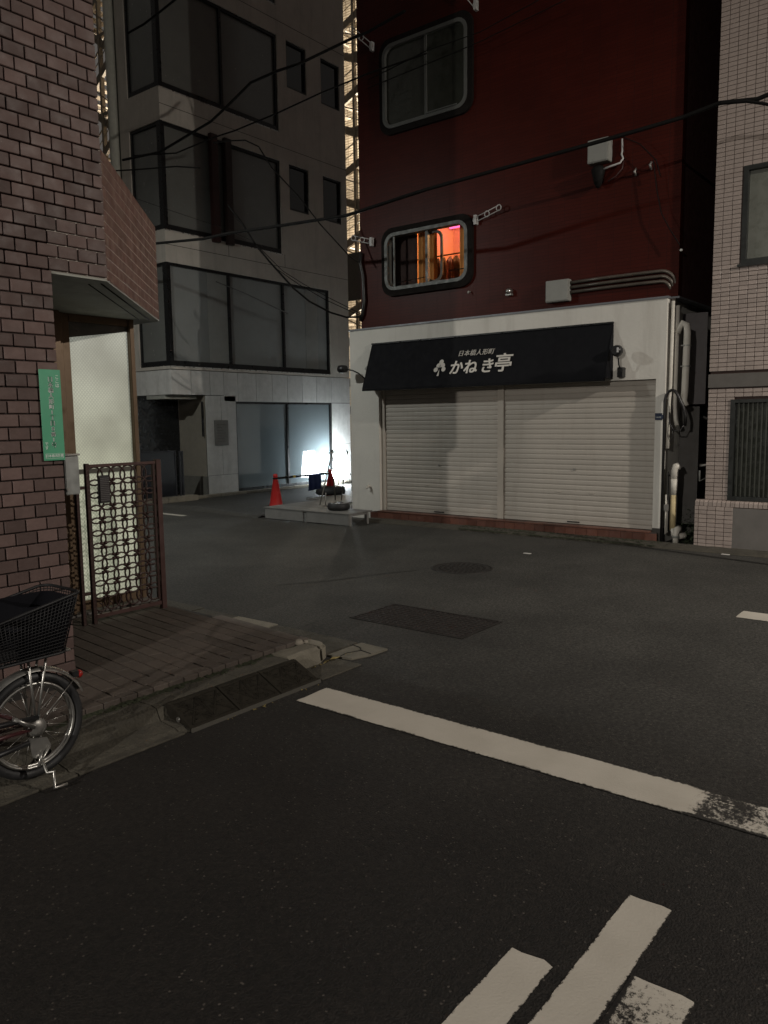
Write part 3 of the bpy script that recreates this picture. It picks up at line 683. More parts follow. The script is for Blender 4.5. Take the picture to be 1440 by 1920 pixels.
# ------------------------------------------------------------------ grey office building
GB = empty('office_building', (12.8, 16, 0), 'grey office block with black framed corner windows above a stone clad ground floor', 'building')
YG = 13.5; XA = 10.12; XB = 15.72; GH = 16.4
FL = [(2.765, 4.83), (5.47, 7.55), (8.19, 10.27), (10.91, 12.99), (13.63, 15.7)]
DEP = .16
# facade built as solid pieces round the openings
fac = MB()
def wall_y(x0, x1, z0, z1): fac.box(x0, x1, YG, YG + .25, z0, z1)
def wall_x(y0, y1, z0, z1): fac.box(XA, XA + .25, y0, y1, z0, z1)
def hole_row(x0, x1, z0, z1, holes):
    cur = x0
    for (a, b, c, d) in holes:
        if a > cur: wall_y(cur, a, z0, z1)
        if c > z0: wall_y(a, b, z0, c)
        if d < z1: wall_y(a, b, d, z1)
        cur = b
    if cur < x1: wall_y(cur, x1, z0, z1)
zc = 2.70
for k, (a, b) in enumerate(FL):
    top = FL[k + 1][0] if k + 1 < len(FL) else GH
    if k == 0:
        hole_row(XA, XB, 2.70, b + .3, [(XA, 15.0, a, b)])
    else:
        hole_row(XA, XB, FL[k - 1][1] + .3, b + .3, [(XA, 13.40, a, b), (13.69, 14.35, a + 1.05, b), (14.85, 15.53, a + 1.03, b)])
    wall_x(YG + .25, YG + .2501, a, a + .01)
    lo_ = 2.70 if k == 0 else FL[k - 1][1] + .3
    wall_x(YG + .25, YG + 1.35, lo_, a); wall_x(YG + .25, YG + 1.35, b, b + .3)
    wall_x(YG + 1.05, YG + 1.35, a, b)
fac.box(XA + .25, XB - .3, YG + .6, YG + 1.5, 2.75, GH); fac.box(13.3, XB - .3, YG + 1.5, YG + 5, 0, GH)   # body behind the glass
fac.box(XB - .3, XB, YG + .25, YG + 5, 0, GH)
fac.build('wall', GREY, GB)
# side strip with pillar and pipes on the far left
bx(XA + .02, XA + .3, YG + 1.36, YG + 1.62, 0, GH).build('side_wall', mat('side_wall_green_grey', (.17, .18, .155), .8, var=.15, streak=True, dirt=.3), GB)
pc_ = MB(); pc_.tube([(XA - .06, 14.98, .0), (XA - .06, 14.98, GH)], .10, 10); pc_.build('pillar', mat('pale_side_pillar', (.48, .48, .42), .8, var=.12), GB)
jt = MB()
for z in (5.17, 7.86, 10.58): jt.box(XA - .002, XB, YG - .002, YG + .001, z, z + .012)
jt.box(13.47, 13.482, YG - .002, YG + .001, 5.17, 5.47); jt.box(11.77, 11.782, YG - .002, YG + .001, 5.17, 5.47)
jt.build('joint', SEAM, GB)
def window_y(x0, x1, z0, z1, mull, parent, label=None, fw=.055, pane=PANEU, bottom=.10, blinds=()):
    W = MB(); y = YG + .03
    W.box(x0, x0 + fw, y, y + .1, z0, z1); W.box(x1 - fw, x1, y, y + .1, z0, z1); W.box(x0 + fw, x1 - fw, y, y + .1, z1 - fw, z1); W.box(x0 + fw, x1 - fw, y, y + .1, z0, z0 + bottom)
    for mx in mull: W.box(mx - .03, mx + .03, y, y + .1, z0 + bottom, z1 - fw)
    fo = W.build('window', BLACKF, parent)
    e = [x0 + fw] + sum([[mx - .03, mx + .03] for mx in mull], []) + [x1 - fw]
    for a, b in zip(e[::2], e[1::2]):
        bx(a + .001, b - .001, y + .05, y + .06, z0 + bottom + .001, z1 - fw - .001).build('pane', pane, fo)
    return fo
PAN1 = mat('street_floor_glass', (.23, .245, .24), .10, var=.10, scale=1.1, spec=.7)
for k, (a, b) in enumerate(FL):
    xr = 15.0 if k == 0 else 13.40
    fo = window_y(XA + .06, xr, a, b, (11.77, 13.42) if k == 0 else (11.77,), GB, pane=PAN1 if k == 0 else PANEU, bottom=.11)
    if k == 0: 
        for (p, q) in ((11.2, 11.75), (14.2, 14.62)): bx(p, q, YG + .072, YG + .076, a + .12, b - .06).build('curtain', BLIND, fo)
    # sill glint
    bx(XA, xr, YG - .004, YG + .03, a - .02, a - .002).build('sill', mat('sill_metal', (.5, .5, .48), .3, metal=.7), GB)
    W = MB(); x = XA + .03; y0, y1 = YG + .14, YG + 1.05
    W.box(XA, XA + .06, YG, YG + .13, a, b)      # corner post
    W.box(x, x + .08, y0, y1, b - .055, b); W.box(x, x + .08, y0, y1, a, a + .11); W.box(x, x + .08, y1 - .05, y1, a + .11, b - .055)
    fs = W.build('window', BLACKF, GB)
    bx(x + .04, x + .05, y0, y1 - .05, a + .11, b - .055).build('pane', PANEU, fs)
    if k:
        window_y(13.69, 14.35, a + 1.05, b, (), GB, pane=PANED, bottom=.05, fw=.04)
        window_y(14.85, 15.53, a + 1.03, b, (), GB, pane=PANED, bottom=.05, fw=.04)
# maroon drain pipes in front of the third storey glazing
for (x, wd, m_) in ((11.40, .19, REDC), (11.78, .19, mat('dark_duct', (.022, .012, .010), .5))):
    bx(x - wd / 2, x + wd / 2, YG - .10, YG + .0, 5.40, 7.60).build('pipe_cover', m_, GB, bevel=.01)
# ground floor: stone panels over a backing
back = MB()
back.box(10.98, 11.83, YG + .02, YG + .3, 0, 2.18); back.box(15.01, XB, YG + .02, YG + .3, 0, 2.69); back.box(XA + .02, 15.01, YG + .02, YG + .3, 2.18, 2.69); back.box(11.83, 15.01, YG + .02, YG + .3, 2.045, 2.18)
back.box(XA + .02, XA + .2, YG + .31, YG + 1.3, 2.18, 2.69)
back.build('backing', SEAM, GB)
def pan(x0, x1, z0, z1): bx(x0 + .004, x1 - .004, YG, YG + .019, z0 + .004, z1 - .004).build('panel', GREYL, GB, bevel=.002)
xs = [XA, 10.62, 11.12, 11.50, 11.90, 12.45, 12.95, 13.45, 13.95, 14.45, 15.0, XB]
for a, b in zip(xs[:-1], xs[1:]):
    z_ = 2.18 if b <= 11.5 else 2.05
    pan(a, b, z_, 2.69)
pan(10.98, 11.40, .45, 2.175); pan(11.40, 11.825, .45, 2.175); pan(10.98, 11.825, 0, .45)
pan(15.015, XB, 1.0, 2.045); pan(15.015, XB, 0, 1.0)
for (a, b) in ((0, .42), (.42, .85), (.85, 1.3)): bx(XA, XA + .019, YG + a + .02, YG + b + .012, 2.184, 2.686).build('panel', GREYL, GB, bevel=.002)
# plaque
bx(11.185, 11.565, YG - .02, YG - .001, 1.10, 1.645).build('plaque', mat('plaque_grey', (.14, .135, .12), .5, var=.15, scale=9, dirt=.3), GB, bevel=.004)
pl = MB()
for k in range(7): pl.box(11.25, 11.50 - .06 * (k % 3), YG - .0225, YG - .0205, 1.18 + k * .06, 1.192 + k * .06)
pl.build('plaque_line', mat('plaque_print', (.09, .085, .075), .6), GB)
# shop window at street level
PG0 = mat('street_window_glass', (.12, .145, .155), .045, var=.05, scale=2, spec=1.0, coat=.5)
GW = MB(); y = YG + .04
GW.box(11.83, 11.87, y, y + .08, 0.03, 2.045); GW.box(14.965, 15.005, y, y + .08, .03, 2.045); GW.box(11.87, 14.965, y, y + .08, 2.005, 2.045); GW.box(11.87, 14.965, y, y + .08, .03, .11)
GW.box(13.44, 13.50, y, y + .08, .11, 2.005)
gw = GW.build('window', BLACKF, GB)
bx(11.871, 13.439, y + .03, y + .04, .111, 2.004).build('pane', PG0, gw); bx(13.501, 14.964, y + .03, y + .04, .111, 2.004).build('pane', PG0, gw)
bx(14.30, 14.62, y + .0405, y + .055, .111, 2.004).build('curtain', mat('white_blind', (.6, .62, .6), .6), gw)
bx(11.87, 13.43, YG + .3, YG + .32, 0, 2.0).build('inner_screen', mat('inner_screen', (.12, .14, .15), .7), gw)
# entrance recess
rc = MB(); rc.box(10.96, 10.975, YG + .02, YG + .9, 0, 2.18); rc.build('reveal', mat('recess_side', (.21, .19, .155), .8, var=.1), GB)
bx(10.93, 10.979, YG + .0, YG + .9, 0, .44).build('reveal_plinth', mat('recess_plinth', (.12, .115, .10), .8, var=.15), GB)
bx(XA - .6, 10.95, YG + .9, YG + .95, 0, 2.178).build('entrance_door', mat('black_door', (.008, .009, .010), .25, var=.1), GB)
bx(XA + .02, 10.96, YG + .26, YG + .9, 2.10, 2.178).build('ceiling', SOFF, GB)
bx(10.90, 10.928, YG + .03, YG + .06, 1.3, 2.05).build('door_edge', BLACKF, GB)
# low black screens by the entrance
for (x0, x1, z1, lab) in ((9.05, 9.98, 1.05, 'wide low black glazed screen left of the office entrance'), (10.06, 10.16, 1.03, 'narrow black screen post right of the wide low screen')):
    t = empty('entrance_screen', ((x0 + x1) / 2, 13.3, 0), lab, 'screen')
    bx(x0 + .03, x1 - .03, 13.28, 13.29, .12, z1 - .03).build('glass', mat('screen_glass', (.012, .013, .016), .12, spec=.6), t)
    m_ = MB(); m_.box(x0, x1, 13.27, 13.30, z1 - .03, z1); m_.box(x0, x0 + .03, 13.27, 13.30, .0, z1 - .03); m_.box(x1 - .03, x1, 13.27, 13.30, .0, z1 - .03); m_.build('frame', mat('screen_frame', (.035, .036, .04), .4, metal=.4), t)
kg = empty('entrance_kerb', (11, 13.2, 0), 'pale kerb stones along the foot of the office block', kind='structure')
for i in range(9):
    a = 8.9 + i * .75; bx(a + .004, a + .746, 13.12 if a < 10 else 13.30, 13.495, 0, .055 if a > 10.3 else .11).build('kerb_stone', CONC2, kg, bevel=.008)

# ------------------------------------------------------------------ red building with white shop front
RB = empty('red_building', (12.5, 5.8, 0), 'dark red tiled building with rounded windows over a white ground floor shop', 'building')
XR = 9.98; YL, YR = 8.30, 3.26
wz = [(3.60, 4.45), (5.99, 7.19)]; wy = (6.26, 7.76)
rw = MB()
def seg(y0, y1, z0, z1): rw.box(XR, XR + .11, y0, y1, z0, z1)
seg(YR, wy[0], 3.06, 16); seg(wy[1], YL, 3.06, 16)
seg(wy[0], wy[1], 3.06, wz[0][0]); seg(wy[0], wy[1], wz[0][1], 16)
rw.build('wall', REDW, RB)
sd = MB(); sd.box(XR + .111, 17, YR + .01, YR + .2, 3.06, 16); sd.box(XR + .111, 17, YL - .1, YL - .01, 3.06, 16); sd.box(16.8, 17, YR + .2, YL - .2, 0, 16); sd.box(XR + .25, 16.8, YR + .2, YL - .2, 15.8, 16)
sd.build('side_wall', REDP, RB)
# white ground floor
XS = 9.9
ws = MB()
ws.box(XS, XS + .3, 7.90, 8.49, 0.0, 3.035); ws.box(XS, XS + .3, 3.36, 3.475, .0, 3.035); ws.box(XS, XS + .3, 3.475, 7.90, 2.065, 3.035)
ws.box(XS + .3, 17, 3.36, 3.5, 0.0, 3.035)
ws.build('shop_wall', WHITE, RB)
bx(XS - .004, XS + .1, 3.35, 3.475, 0, .19).build('pillar_plinth', mat('wet_plinth', (.05, .045, .04), .8, var=.2), RB)
sw = MB(); sw.prism([(XS, 8.491, 0), (XS + .42, 8.80, 0), (XS + .42, 8.3, 0), (XS + .3, 8.3, 0), (XS + .301, 8.491, 0)], (0, 0, 2.98)); sw.prism([(XS + .42, 8.80, 0), (17, 8.80, 0), (17, 8.5, 0), (XS + .43, 8.5, 0)], (0, 0, 2.98))
sw.build('tiled_corner', WHITET, RB)
ld = MB(); ld.box(XS - .015, XR - .001, 3.345, 8.50, 3.036, 3.062); ld.box(XR - .002, 17, 3.262 - .02, 3.36, 3.036, 3.058); ld.build('ledge', GREYP, RB)
bx(XR + .26, 16.8, YR + .2, YL - .2, 3.0, 3.05).build('floor', REDP, RB)
# shutters
def shutter(y0, y1):
    t = empty('roller_shutter', (9.985, (y0 + y1) / 2, .15)); t.parent = RB; t.location = WL[t] - WL[RB]
    nsl = 27; z0, z1 = .205, 2.063; h = (z1 - z0) / nsl; W = (y1 - y0)
    prof = [(0, 0), (-.005, .005), (-.008, h * .3), (-.008, h * .74), (-.004, h * .93), (.001, h * .965), (.001, h), (.012, h), (.012, 0)]
    o = MB(); o.prism([(px, -W / 2 + .004, pz) for px, pz in prof], (0, W - .008, 0)); me = o.mesh('slat', SHUT)
    for i in range(nsl): link('slat', me, (9.99 + random.uniform(-.0008, .0008), (y0 + y1) / 2, z0 + i * h), t)
    bx(9.975, 10.0, y0 + .004, y1 - .004, .155, .204).build('bottom_rail', SHUT, t, bevel=.003)
    yc = (y0 + y1) / 2
    bx(9.966, 9.9745, yc - .09, yc + .09, .175, .19).build('handle', LAMPB, t)
    MB().lathe((9.972, yc, .90), [(.018, 0), (.018, .006)], 12, 'X').build('lock', STEELD, t)
    for dy in (-.26, .22): bx(9.9745, 9.9785, yc + dy - .03, yc + dy + .03, .58, .595).build('slot', SHUTF, t)
shutter(5.765, 7.83); shutter(3.50, 5.665)
for a_ in ((9.955, 10.02, 5.666, 5.764, .152, 2.064), (9.955, 10.02, 7.831, 7.899, .152, 2.064), (9.965, 10.02, 3.476, 3.499, .152, 2.064)): bx(*a_).build('shutter_guide', SHUTF, RB, bevel=.003)
bx(10.021, 10.2, 3.48, 7.89, 0.1, 2.06).build('shop_dark', REDP, RB)
# tiled step
st_ = MB(); st_.box(9.81, 9.899, 3.40, 8.0, 0, .135); st_.box(9.899, 10.02, 3.476, 7.899, 0, .149); st_.build('step_core', mat('step_core', (.05, .035, .03), .9), RB)
n = 30
for i in range(n):
    a = 3.38 + i * (4.64 / n); b = a + 4.64 / n
    bx(9.79, 9.809, a + .002, b - .002, .012, .128).build('step_tile', STEPT, RB)
for i in range(15):
    a = 3.48 + i * (4.41 / 15); bx(9.80, 9.954, a + .002, a + 4.41 / 15 - .002, .136 if False else .1355, .150).build('step_tile', STEPT, RB)
kp = [(0, 0), (.015, .02), (.10, .035), (.16, .04), (.16, 0)]
ks = empty('shop_kerb', (9.6, 6, 0), 'rough concrete strip and mossy gutter before the shop step', kind='structure')
ysk = [-8, -4, -1, .8, 2.0, 3.2, 4.4, 5.6, 6.8, 8.0]
for a, b in zip(ysk[:-1], ysk[1:]):
    o = MB(); nn = 14
    for i in range(nn + 1):
        y = a + .004 + (b - a - .008) * i / nn; 
        for (x, z) in ((9.50, .002), (9.53, .018), (9.62, .034), (9.785, .04), (9.785, .0)):
            o.v.append((x + .012 * noise.noise(Vector((x * 4, y * 4, 0))), y, z + (.006 * noise.noise(Vector((x * 9, y * 7, 4))) if z > .003 else 0)))
    for i in range(nn):
        for q in range(4): o.f.append((i * 5 + q, i * 5 + q + 1, i * 5 + 6 + q, i * 5 + 5 + q)); o.sm.append(False)
    o.build('kerb_stone', CONC, ks)
mo = MB()
for i in range(700):
    y = random.uniform(3.3, 6.2); x = random.choice((9.53 + random.gauss(0, .02), 9.78 + random.gauss(0, .008), random.uniform(9.5, 9.78))); s_ = random.uniform(.006, .026); z = .034 if x > 9.6 else .02
    mo.poly([(x - s_, y - s_, z), (x + s_, y - s_ * .6, z + .004), (x + s_ * .7, y + s_, z + .012), (x - s_ * .4, y + s_ * .8, z + .008)])
tag(mo.build('moss', MOSS), 'moss patches in the gutter below the red step tiles', 'moss', kind='stuff')

# windows of the red building
ALU = mat('window_aluminium', (.095, .097, .09), .55, metal=.1, var=.1)
HOUS = mat('window_surround', (.009, .007, .006), .85, spec=.15, var=.1)
def red_window(z0, z1, lit):
    y0, y1 = wy
    t = empty('window', (XR, (y0 + y1) / 2, (z0 + z1) / 2)); t.parent = RB; t.location = WL[t] - WL[RB]
    MB().ring(rrect(y0 - .085, y1 + .07, z0 - .09, z1 + .085, .20), rrect(y0, y1, z0, z1, .17), XR - .05, XR + .0).build('surround', HOUS, t)
    MB().ring(rrect(y0 - .005, y1 + .005, z0 - .005, z1 + .005, .172), rrect(y0 + .045, y1 - .045, z0 + .045, z1 - .045, .13), XR - .062, XR + .06).build('frame', ALU, t)
    MB().ring(rrect(y0 - .004, y1 + .004, z0 - .004, z1 + .004, .01), rrect(y0 + .01, y1 - .01, z0 + .01, z1 - .01, .15), XR + .061, XR + .112).build('reveal', HOUS, t)
    return t
t2 = red_window(*wz[1], False)
bx(XR - .03, XR + .03, 6.965, 7.005, wz[1][0] + .04, wz[1][1] - .04).build('mullion', ALU, t2)
MB().prism([(XR - .012, y, z) for y, z in rrect(6.3, 7.72, wz[1][0] + .03, wz[1][1] - .03, .14)], (.006, 0, 0)).build('pane', mat('olive_glass', (.032, .034, .027), .15, var=.15), t2)
bx(XR - .07, XR - .058, 6.42, 6.95, wz[1][0] + .05, wz[1][0] + .066).build('bar', ALU, t2)
t1 = red_window(*wz[0], True)
z0, z1 = wz[0]
bx(XR - .03, XR + .02, 6.965, 7.01, z0 + .04, z1 - .04).build('mullion', ALU, t1)
bx(XR - .05, XR - .03, 7.575, 7.60, z0 + .045, z1 - .05).build('mullion', ALU, t1)
ss = MB(); ss.ring(rrect(6.74, 7.05, z0 + .05, z1 - .05, .12), rrect(6.78, 7.01, z0 + .085, z1 - .085, .10), XR + .03, XR + .055); ss.build('sash', mat('sash_warm', (.07, .05, .035), .6), t1)
gl = bpy.data.materials.new('clear_glass'); gl.use_nodes = True; tt = gl.node_tree; tt.nodes.clear()
oo = tt.nodes.new('ShaderNodeOutputMaterial'); mx = tt.nodes.new('ShaderNodeMixShader'); tr = tt.nodes.new('ShaderNodeBsdfTransparent'); gs = tt.nodes.new('ShaderNodeBsdfGlossy'); gs.inputs['Roughness'].default_value = .03; tr.inputs[0].default_value = (.9, .9, .88, 1)
mx.inputs[0].default_value = 0.0; tt.links.new(tr.outputs[0], mx.inputs[1]); tt.links.new(gs.outputs[0], mx.inputs[2]); tt.links.new(mx.outputs[0], oo.inputs[0])
bx(XR + .065, XR + .069, 6.32, 7.70, z0 + .05, z1 - .05).build('pane', gl, t1)
for z in (z0 + .14,): 
    rb_ = MB(); rb_.tube([(XR - .02, 6.28, z + .03), (XR - .02, 6.60, z + .03)], .008, 6); rb_.tube([(XR - .02, 7.02, z - .01), (XR - .02, 7.55, z - .03)], .006, 6); rb_.build('guard_rail', HOUS, t1)
# room behind the lit window
rm = MB(); x0, x1 = XR + .115, XR + 2.4
rm.box(x1, x1 + .05, 5.3, 8.1, 3.1, 5.2); rm.box(x0, x1, 5.25, 5.3, 3.1, 5.2); rm.box(x0, x1, 8.1, 8.15, 3.1, 5.2); rm.box(x0, x1, 5.3, 8.1, 5.15, 5.2)
rm.build('room_wall', ORW, RB)
def curtain(y0, y1, x, m_, amp=.03, wl=.09, zb=None):
    o = MB(); n = int((y1 - y0) / .012)
    for i in range(n + 1):
        y = y0 + (y1 - y0) * i / n; dx = amp * math.sin(y * 2 * math.pi / wl) * (.7 + .3 * math.sin(y * 31))
        o.v += [(x + dx, y, z0 - .1), (x + dx * .8, y, z1 + .1)]
    for i in range(n): o.f.append((2 * i, 2 * i + 1, 2 * i + 3, 2 * i + 2)); o.sm.append(True)
    return o.build('curtain', m_, RB)
curtain(6.05, 6.52, XR + .17, ORC, amp=.022, wl=.075); curtain(6.93, 7.28, XR + .17, ORC, amp=.022, wl=.07)
bx(XR + .15, XR + .16, 7.29, 8.0, z0 - .1, z1 + .1).build('blind', DARKC, RB)  # plain dark sheet behind the left part of the window
hr = MB(); hr.tube([(XR + .9, 6.2, 4.22), (XR + .9, 7.9, 4.22)], .012, 6); hr.build('clothes_rail', BROWNM, RB)
for k in range(7):
    y = 6.80 + k * .12; o = MB(); wv = .055 + .02 * math.sin(k * 2.1)
    o.prism([(XR + .9 - .16, y - wv, 4.10), (XR + .9, y, 4.19), (XR + .9 + .16, y + wv * .6, 4.10), (XR + .9 + .15, y + wv, 3.3), (XR + .9 - .15, y - .01, 3.3)], (.0, .035, 0)); o.build('hanging_clothes', DARKC if k % 3 else mat('mauve_cloth', (.16, .10, .16), .9), RB)
pk = MB(); pk.box(XR + 2.20, XR + 2.24, 7.0, 8.05, 4.98, 5.01); pk.build('pink_light', mat('pink_tube', (.8, .2, .6), .5, emit=(1.0, .18, .52), estr=1.3), RB)
PINK_ = 1
def light(name, typ, loc, energy, col, parent=None, size=.2, rot=None, **kw):
    ld_ = bpy.data.lights.new(name, typ); ld_.energy = energy; ld_.color = col
    if typ == 'AREA': ld_.shape = 'DISK'; ld_.size = size
    else: ld_.shadow_soft_size = size
    for k, v in kw.items(): setattr(ld_, k, v)
    o = bpy.data.objects.new(name, ld_); COL.objects.link(o); o.location = loc
    if rot is not None: o.rotation_euler = rot
    return o
MB().lathe((XR + 1.2, 6.0, 5.06), [(.14, .09), (.15, 0), (.10, -.04)], 16).build('ceiling_lamp', mat('room_lamp', (.8, .6, .4), .5, emit=(1, .55, .2), estr=2.0), RB)
light('pink_bulb', 'POINT', (XR + 2.0, 7.75, 4.80), 3.0, (1.0, .14, .55), size=.06)
light('room_bulb', 'POINT', (XR + 1.2, 6.0, 4.92), 135, (1.0, .53, .21), size=.08)

# awning
AW = empty('awning', (9.75, 6.0, 2.4), 'dark navy canvas shop awning with cream Japanese lettering and a tree emblem', 'awning')
a0, a1 = 4.03, 8.01; xb, xt = 9.62, 9.885; zb, zt = 2.09, 2.79
o = MB(); n = 26
for i in range(n + 1):
    y = a0 + (a1 - a0) * i / n
    for k in range(7):
        q = k / 6; sag = .012 * math.sin(q * math.pi) * (1 + .5 * noise.noise(Vector((y * 2, q * 2, 3)))) 
        o.v.append((xt + (xb - xt) * q + sag, y, zt + (zb - zt) * q))
for i in range(n):
    for k in range(6): o.f.append((i * 7 + k, i * 7 + k + 1, i * 7 + k + 8, i * 7 + k + 7)); o.sm.append(True)
o.build('canvas', AWN, AW)
for y in (a0, a1): o = MB(); o.prism([(xt, y, zt), (xb, y, zb), (xt + .005, y, zb)], (0, .004 if y == a0 else -.004, 0)); o.build('side_panel', AWN, AW)
bx(xb - .004, xb + .02, a0, a1, zb - .035, zb - .001).build('valance', AWN, AW, bevel=.004)
fr = MB(); fr.box(xt - .02, xt + .012, a0, a1, zt - .0, zt + .02); fr.tube([(xb + .03, a0 + .02, zb + .01), (xb + .03, a1 - .02, zb + .01)], .012, 6); fr.build('frame', LAMPB, AW)
# lettering lies on the canvas: u runs to the right in the picture (-Y), v up the slope
V = Vector((xt - xb, 0, zt - zb)).normalized(); U = Vector((0, -1, 0)); N = U.cross(V).normalized()
def aw_pt(y, z): q = (z - zb) / (zt - zb); return Vector((xb + (xt - xb) * q, y, z)) + N * .004
O = aw_pt(6.0, 2.40)
def uv_(y, z): return (6.0 - y, (z - 2.40) / V.z)
it = []
for i, ch in enumerate('日本橋人形町'):
    u, v = uv_(6.275 - i * .101, 2.535); it += [(ch, .098, u + q_, v, dict(shear=.12, extrude=.001)) for q_ in (-.0015, .0015)]
for ch, y, sz in (('か', 6.31, .235), ('ね', 6.067, .235), ('き', 5.79, .235), ('亭', 5.537, .29)):
    u, v = uv_(y, 2.325 if ch != '亭' else 2.35); it += [(ch, sz, u + q_ * .0052, v + q2 * .0035, dict(extrude=.001 + .0002 * q_ + .0004 * q2, shear=.05 if ch != '亭' else 0)) for q_ in (-1, 0, 1) for q2 in (-1, 1)]
join_text(it, 'lettering', LETTER, (O, U, V), AW)
# tree emblem: five round leaf clusters, trunk
e = MB()
def disc(o, cu, cv, r, n=18, lift=.0012):
    c = O + U * cu + V * cv + N * lift; o.poly([c + U * (r * math.cos(2 * math.pi * k / n)) + V * (r * math.sin(2 * math.pi * k / n)) for k in range(n)])
cu, cv = uv_(6.594, 2.352)
for i, (du, dv, r) in enumerate(((0.008, .088, .038), (-.028, .030, .040), (.044, .030, .040), (-.066, -.032, .036), (.070, -.030, .036), (.0, .03, .03))): disc(e, cu + du, cv + dv, r, lift=.0012 + .0006 * i)
P = lambda a, b, lf_=.006: O + U * (cu + a) + V * (cv + b) + N * lf_
e.poly([P(-.026, -.135, .010), P(.010, -.135, .010), P(.005, -.05, .010), P(.001, -.03, .010), P(-.005, -.05, .010)])
e.build('emblem', LETTER, AW)
e2 = MB(); e2.poly([P(-.010, -.07, .009), P(.010, -.07, .009), P(.007, .04, .009), P(.0, .045, .009)])
for sgn in (-1, 1): e2.poly([P(0, -.022, .009), P(0, -.036, .009), P(sgn * .040, .000, .009), P(sgn * .034, .010, .009)])
e2.build('emblem_branch', AWN, AW)

# gooseneck lamps
def goose(y, label, left):
    t = empty('wall_lamp', (9.9, y, 2.3), label, 'wall lamp', 'black gooseneck lamps beside the awning')
    x = 9.55
    if left:
        MB().lathe((0, 0, 0), [(.055, -.06), (.062, 0), (.062, .07), (.05, .075)], 18, 'Y').build('head', LAMPB, t, org=(0, 0, 0)).location = Vector((9.62, 8.40, 2.42)) - WL[t]
        MB().tube([(9.62, 8.33, 2.41), (9.64, 8.22, 2.39), (9.68, 8.12, 2.34), (9.76, 8.07, 2.26), (9.89, 8.06, 2.22)], .011, 8).build('arm', LAMPB, t)
        MB().lathe((9.885, 8.12, 2.42), [(.05, 0), (.05, .014)], 4, 'X').build('mount', BOXG, t)
    else:
        h = MB(); h.lathe((9.70, y + .01, 2.425), [(.05, -.05), (.068, -.02), (.075, .03), (.06, .06)], 18, 'X'); h.build('head', LAMPB, t)
        bx(9.632, 9.643, y - .038, y - .018, 2.40, 2.46).build('lens', LAMPG, t)
        MB().tube([(9.72, y, 2.37), (9.74, y, 2.32), (9.76, y, 2.25), (9.80, y, 2.21)], .010, 8).build('arm', LAMPB, t)
        bx(9.79, 9.899, y - .035, y + .035, 2.10, 2.225).build('base', LAMPB, t, bevel=.004)
goose(8.30, 'black gooseneck lamp left of the awning at the shop corner', True)
goose(3.90, 'black round headed lamp on the white wall right of the awning', False)
# tap shadow valve on left pillar
t = empty('wall_tap', (9.87, 8.11, .53), 'small white wall tap low on the left shop pillar', 'tap')
tb = MB(); tb.lathe((9.84, 8.11, .53), [(.02, .06), (.018, 0), (.026, -.02)], 10, 'X'); tb.tube([(9.83, 8.11, .53), (9.80, 8.10, .50)], .012, 6); tb.tube([(9.84, 8.09, .57), (9.84, 8.13, .49)], .008, 6); tb.build('tap_body', PIPEW, t)

# wall items on red wall
def jbox(y0, y1, z0, z1, d, name, label, m=BOXG):
    t = empty(name, (XR, (y0 + y1) / 2, (z0 + z1) / 2), label, 'junction box')
    bx(XR - d, XR - .001, y0, y1, z0, z1).build('box', m, t, bevel=.006)
    bx(XR - d - .006, XR - d - .0005, y0 + .01, y1 - .01, z0 + .01, z1 - .01).build('cover', m, t, bevel=.003); return t
jb1 = jbox(4.66, 4.99, 3.14, 3.42, .10, 'junction_box', 'square grey junction box where three conduits end above the shop')
jb2 = jbox(4.13, 4.405, 4.80, 5.08, .14, 'junction_box', 'upper grey junction box high on the red wall with loose cables')
cn = empty('wall_conduits', (XR, 4.0, 3.3), 'bundle of three brown conduits bending round the corner of the red wall', 'conduit')
for k in range(3):
    z = 3.375 - k * .062; r_c = .021
    yb = 3.40 - .0 * k
    p = [(XR - .04, 4.655, z), (XR - .04, 4.2, z + .004), (XR - .04, 3.75, z + .003), (XR - .04, yb + .06, z)]
    for q in range(1, 7):
        a = R(15 * q); rr = .10 + .03 * (2 - k)
        p.append((XR - .04 + .01 * q, yb + .06 - rr * math.sin(a), z - rr * (1 - math.cos(a))))
    p += [(XR + .03, p[-1][1], z - .30), (XR + .03, p[-1][1] + .03, z - .52)]
    MB().tube(p, r_c, 8).build('conduit', COND, cn)
t = empty('vent_hood', (XR, 5.58, 3.36), 'small rounded steel vent hood on the red wall above the shop', 'vent')
vh = MB(); vh.lathe((XR - .05, 5.58, 3.36), [(.045, .05), (.045, 0), (.03, -.035), (.008, -.045)], 14, 'X'); vh.build('hood', STEEL, t); bx(XR - .06, XR - .002, 5.535, 5.625, 3.305, 3.33).build('lip', STEELD, t)
t = empty('wall_hook', (XR, 6.24, 3.42), 'tiny pale hook below the lit window', 'hook')
MB().tube([(XR, 6.24, 3.43), (XR - .05, 6.24, 3.43), (XR - .06, 6.24, 3.40)], .012, 6).build('hook_arm', BOXG, t)
def loose(name, pts, r, m, label, cat='cable'):
    tag(MB().tube(pts, r, 6).build(name, m), label, cat)
loose('loose_cable', [(XR - .02, 4.00, 5.05), (XR - .03, 3.99, 4.9), (XR - .04, 3.995, 4.86), (XR - .05, 3.97, 4.80), (XR - .07, 4.0, 4.75), (XR - .09, 4.10, 4.73), (XR - .10, 4.2, 4.71)], .012, PLAST, 'short white cable curling below the upper junction box')
loose('loose_cable', [(XR - .03, 3.97, 4.78), (XR - .05, 3.98, 4.68), (XR - .06, 4.06, 4.60), (XR - .05, 4.16, 4.56)], .010, REDC, 'brown cable curling under the white one on the red wall')
t = empty('cable_splice', (XR - .06, 4.28, 4.66), 'dark hanging cable splice bag under the upper junction box', 'cable splice')
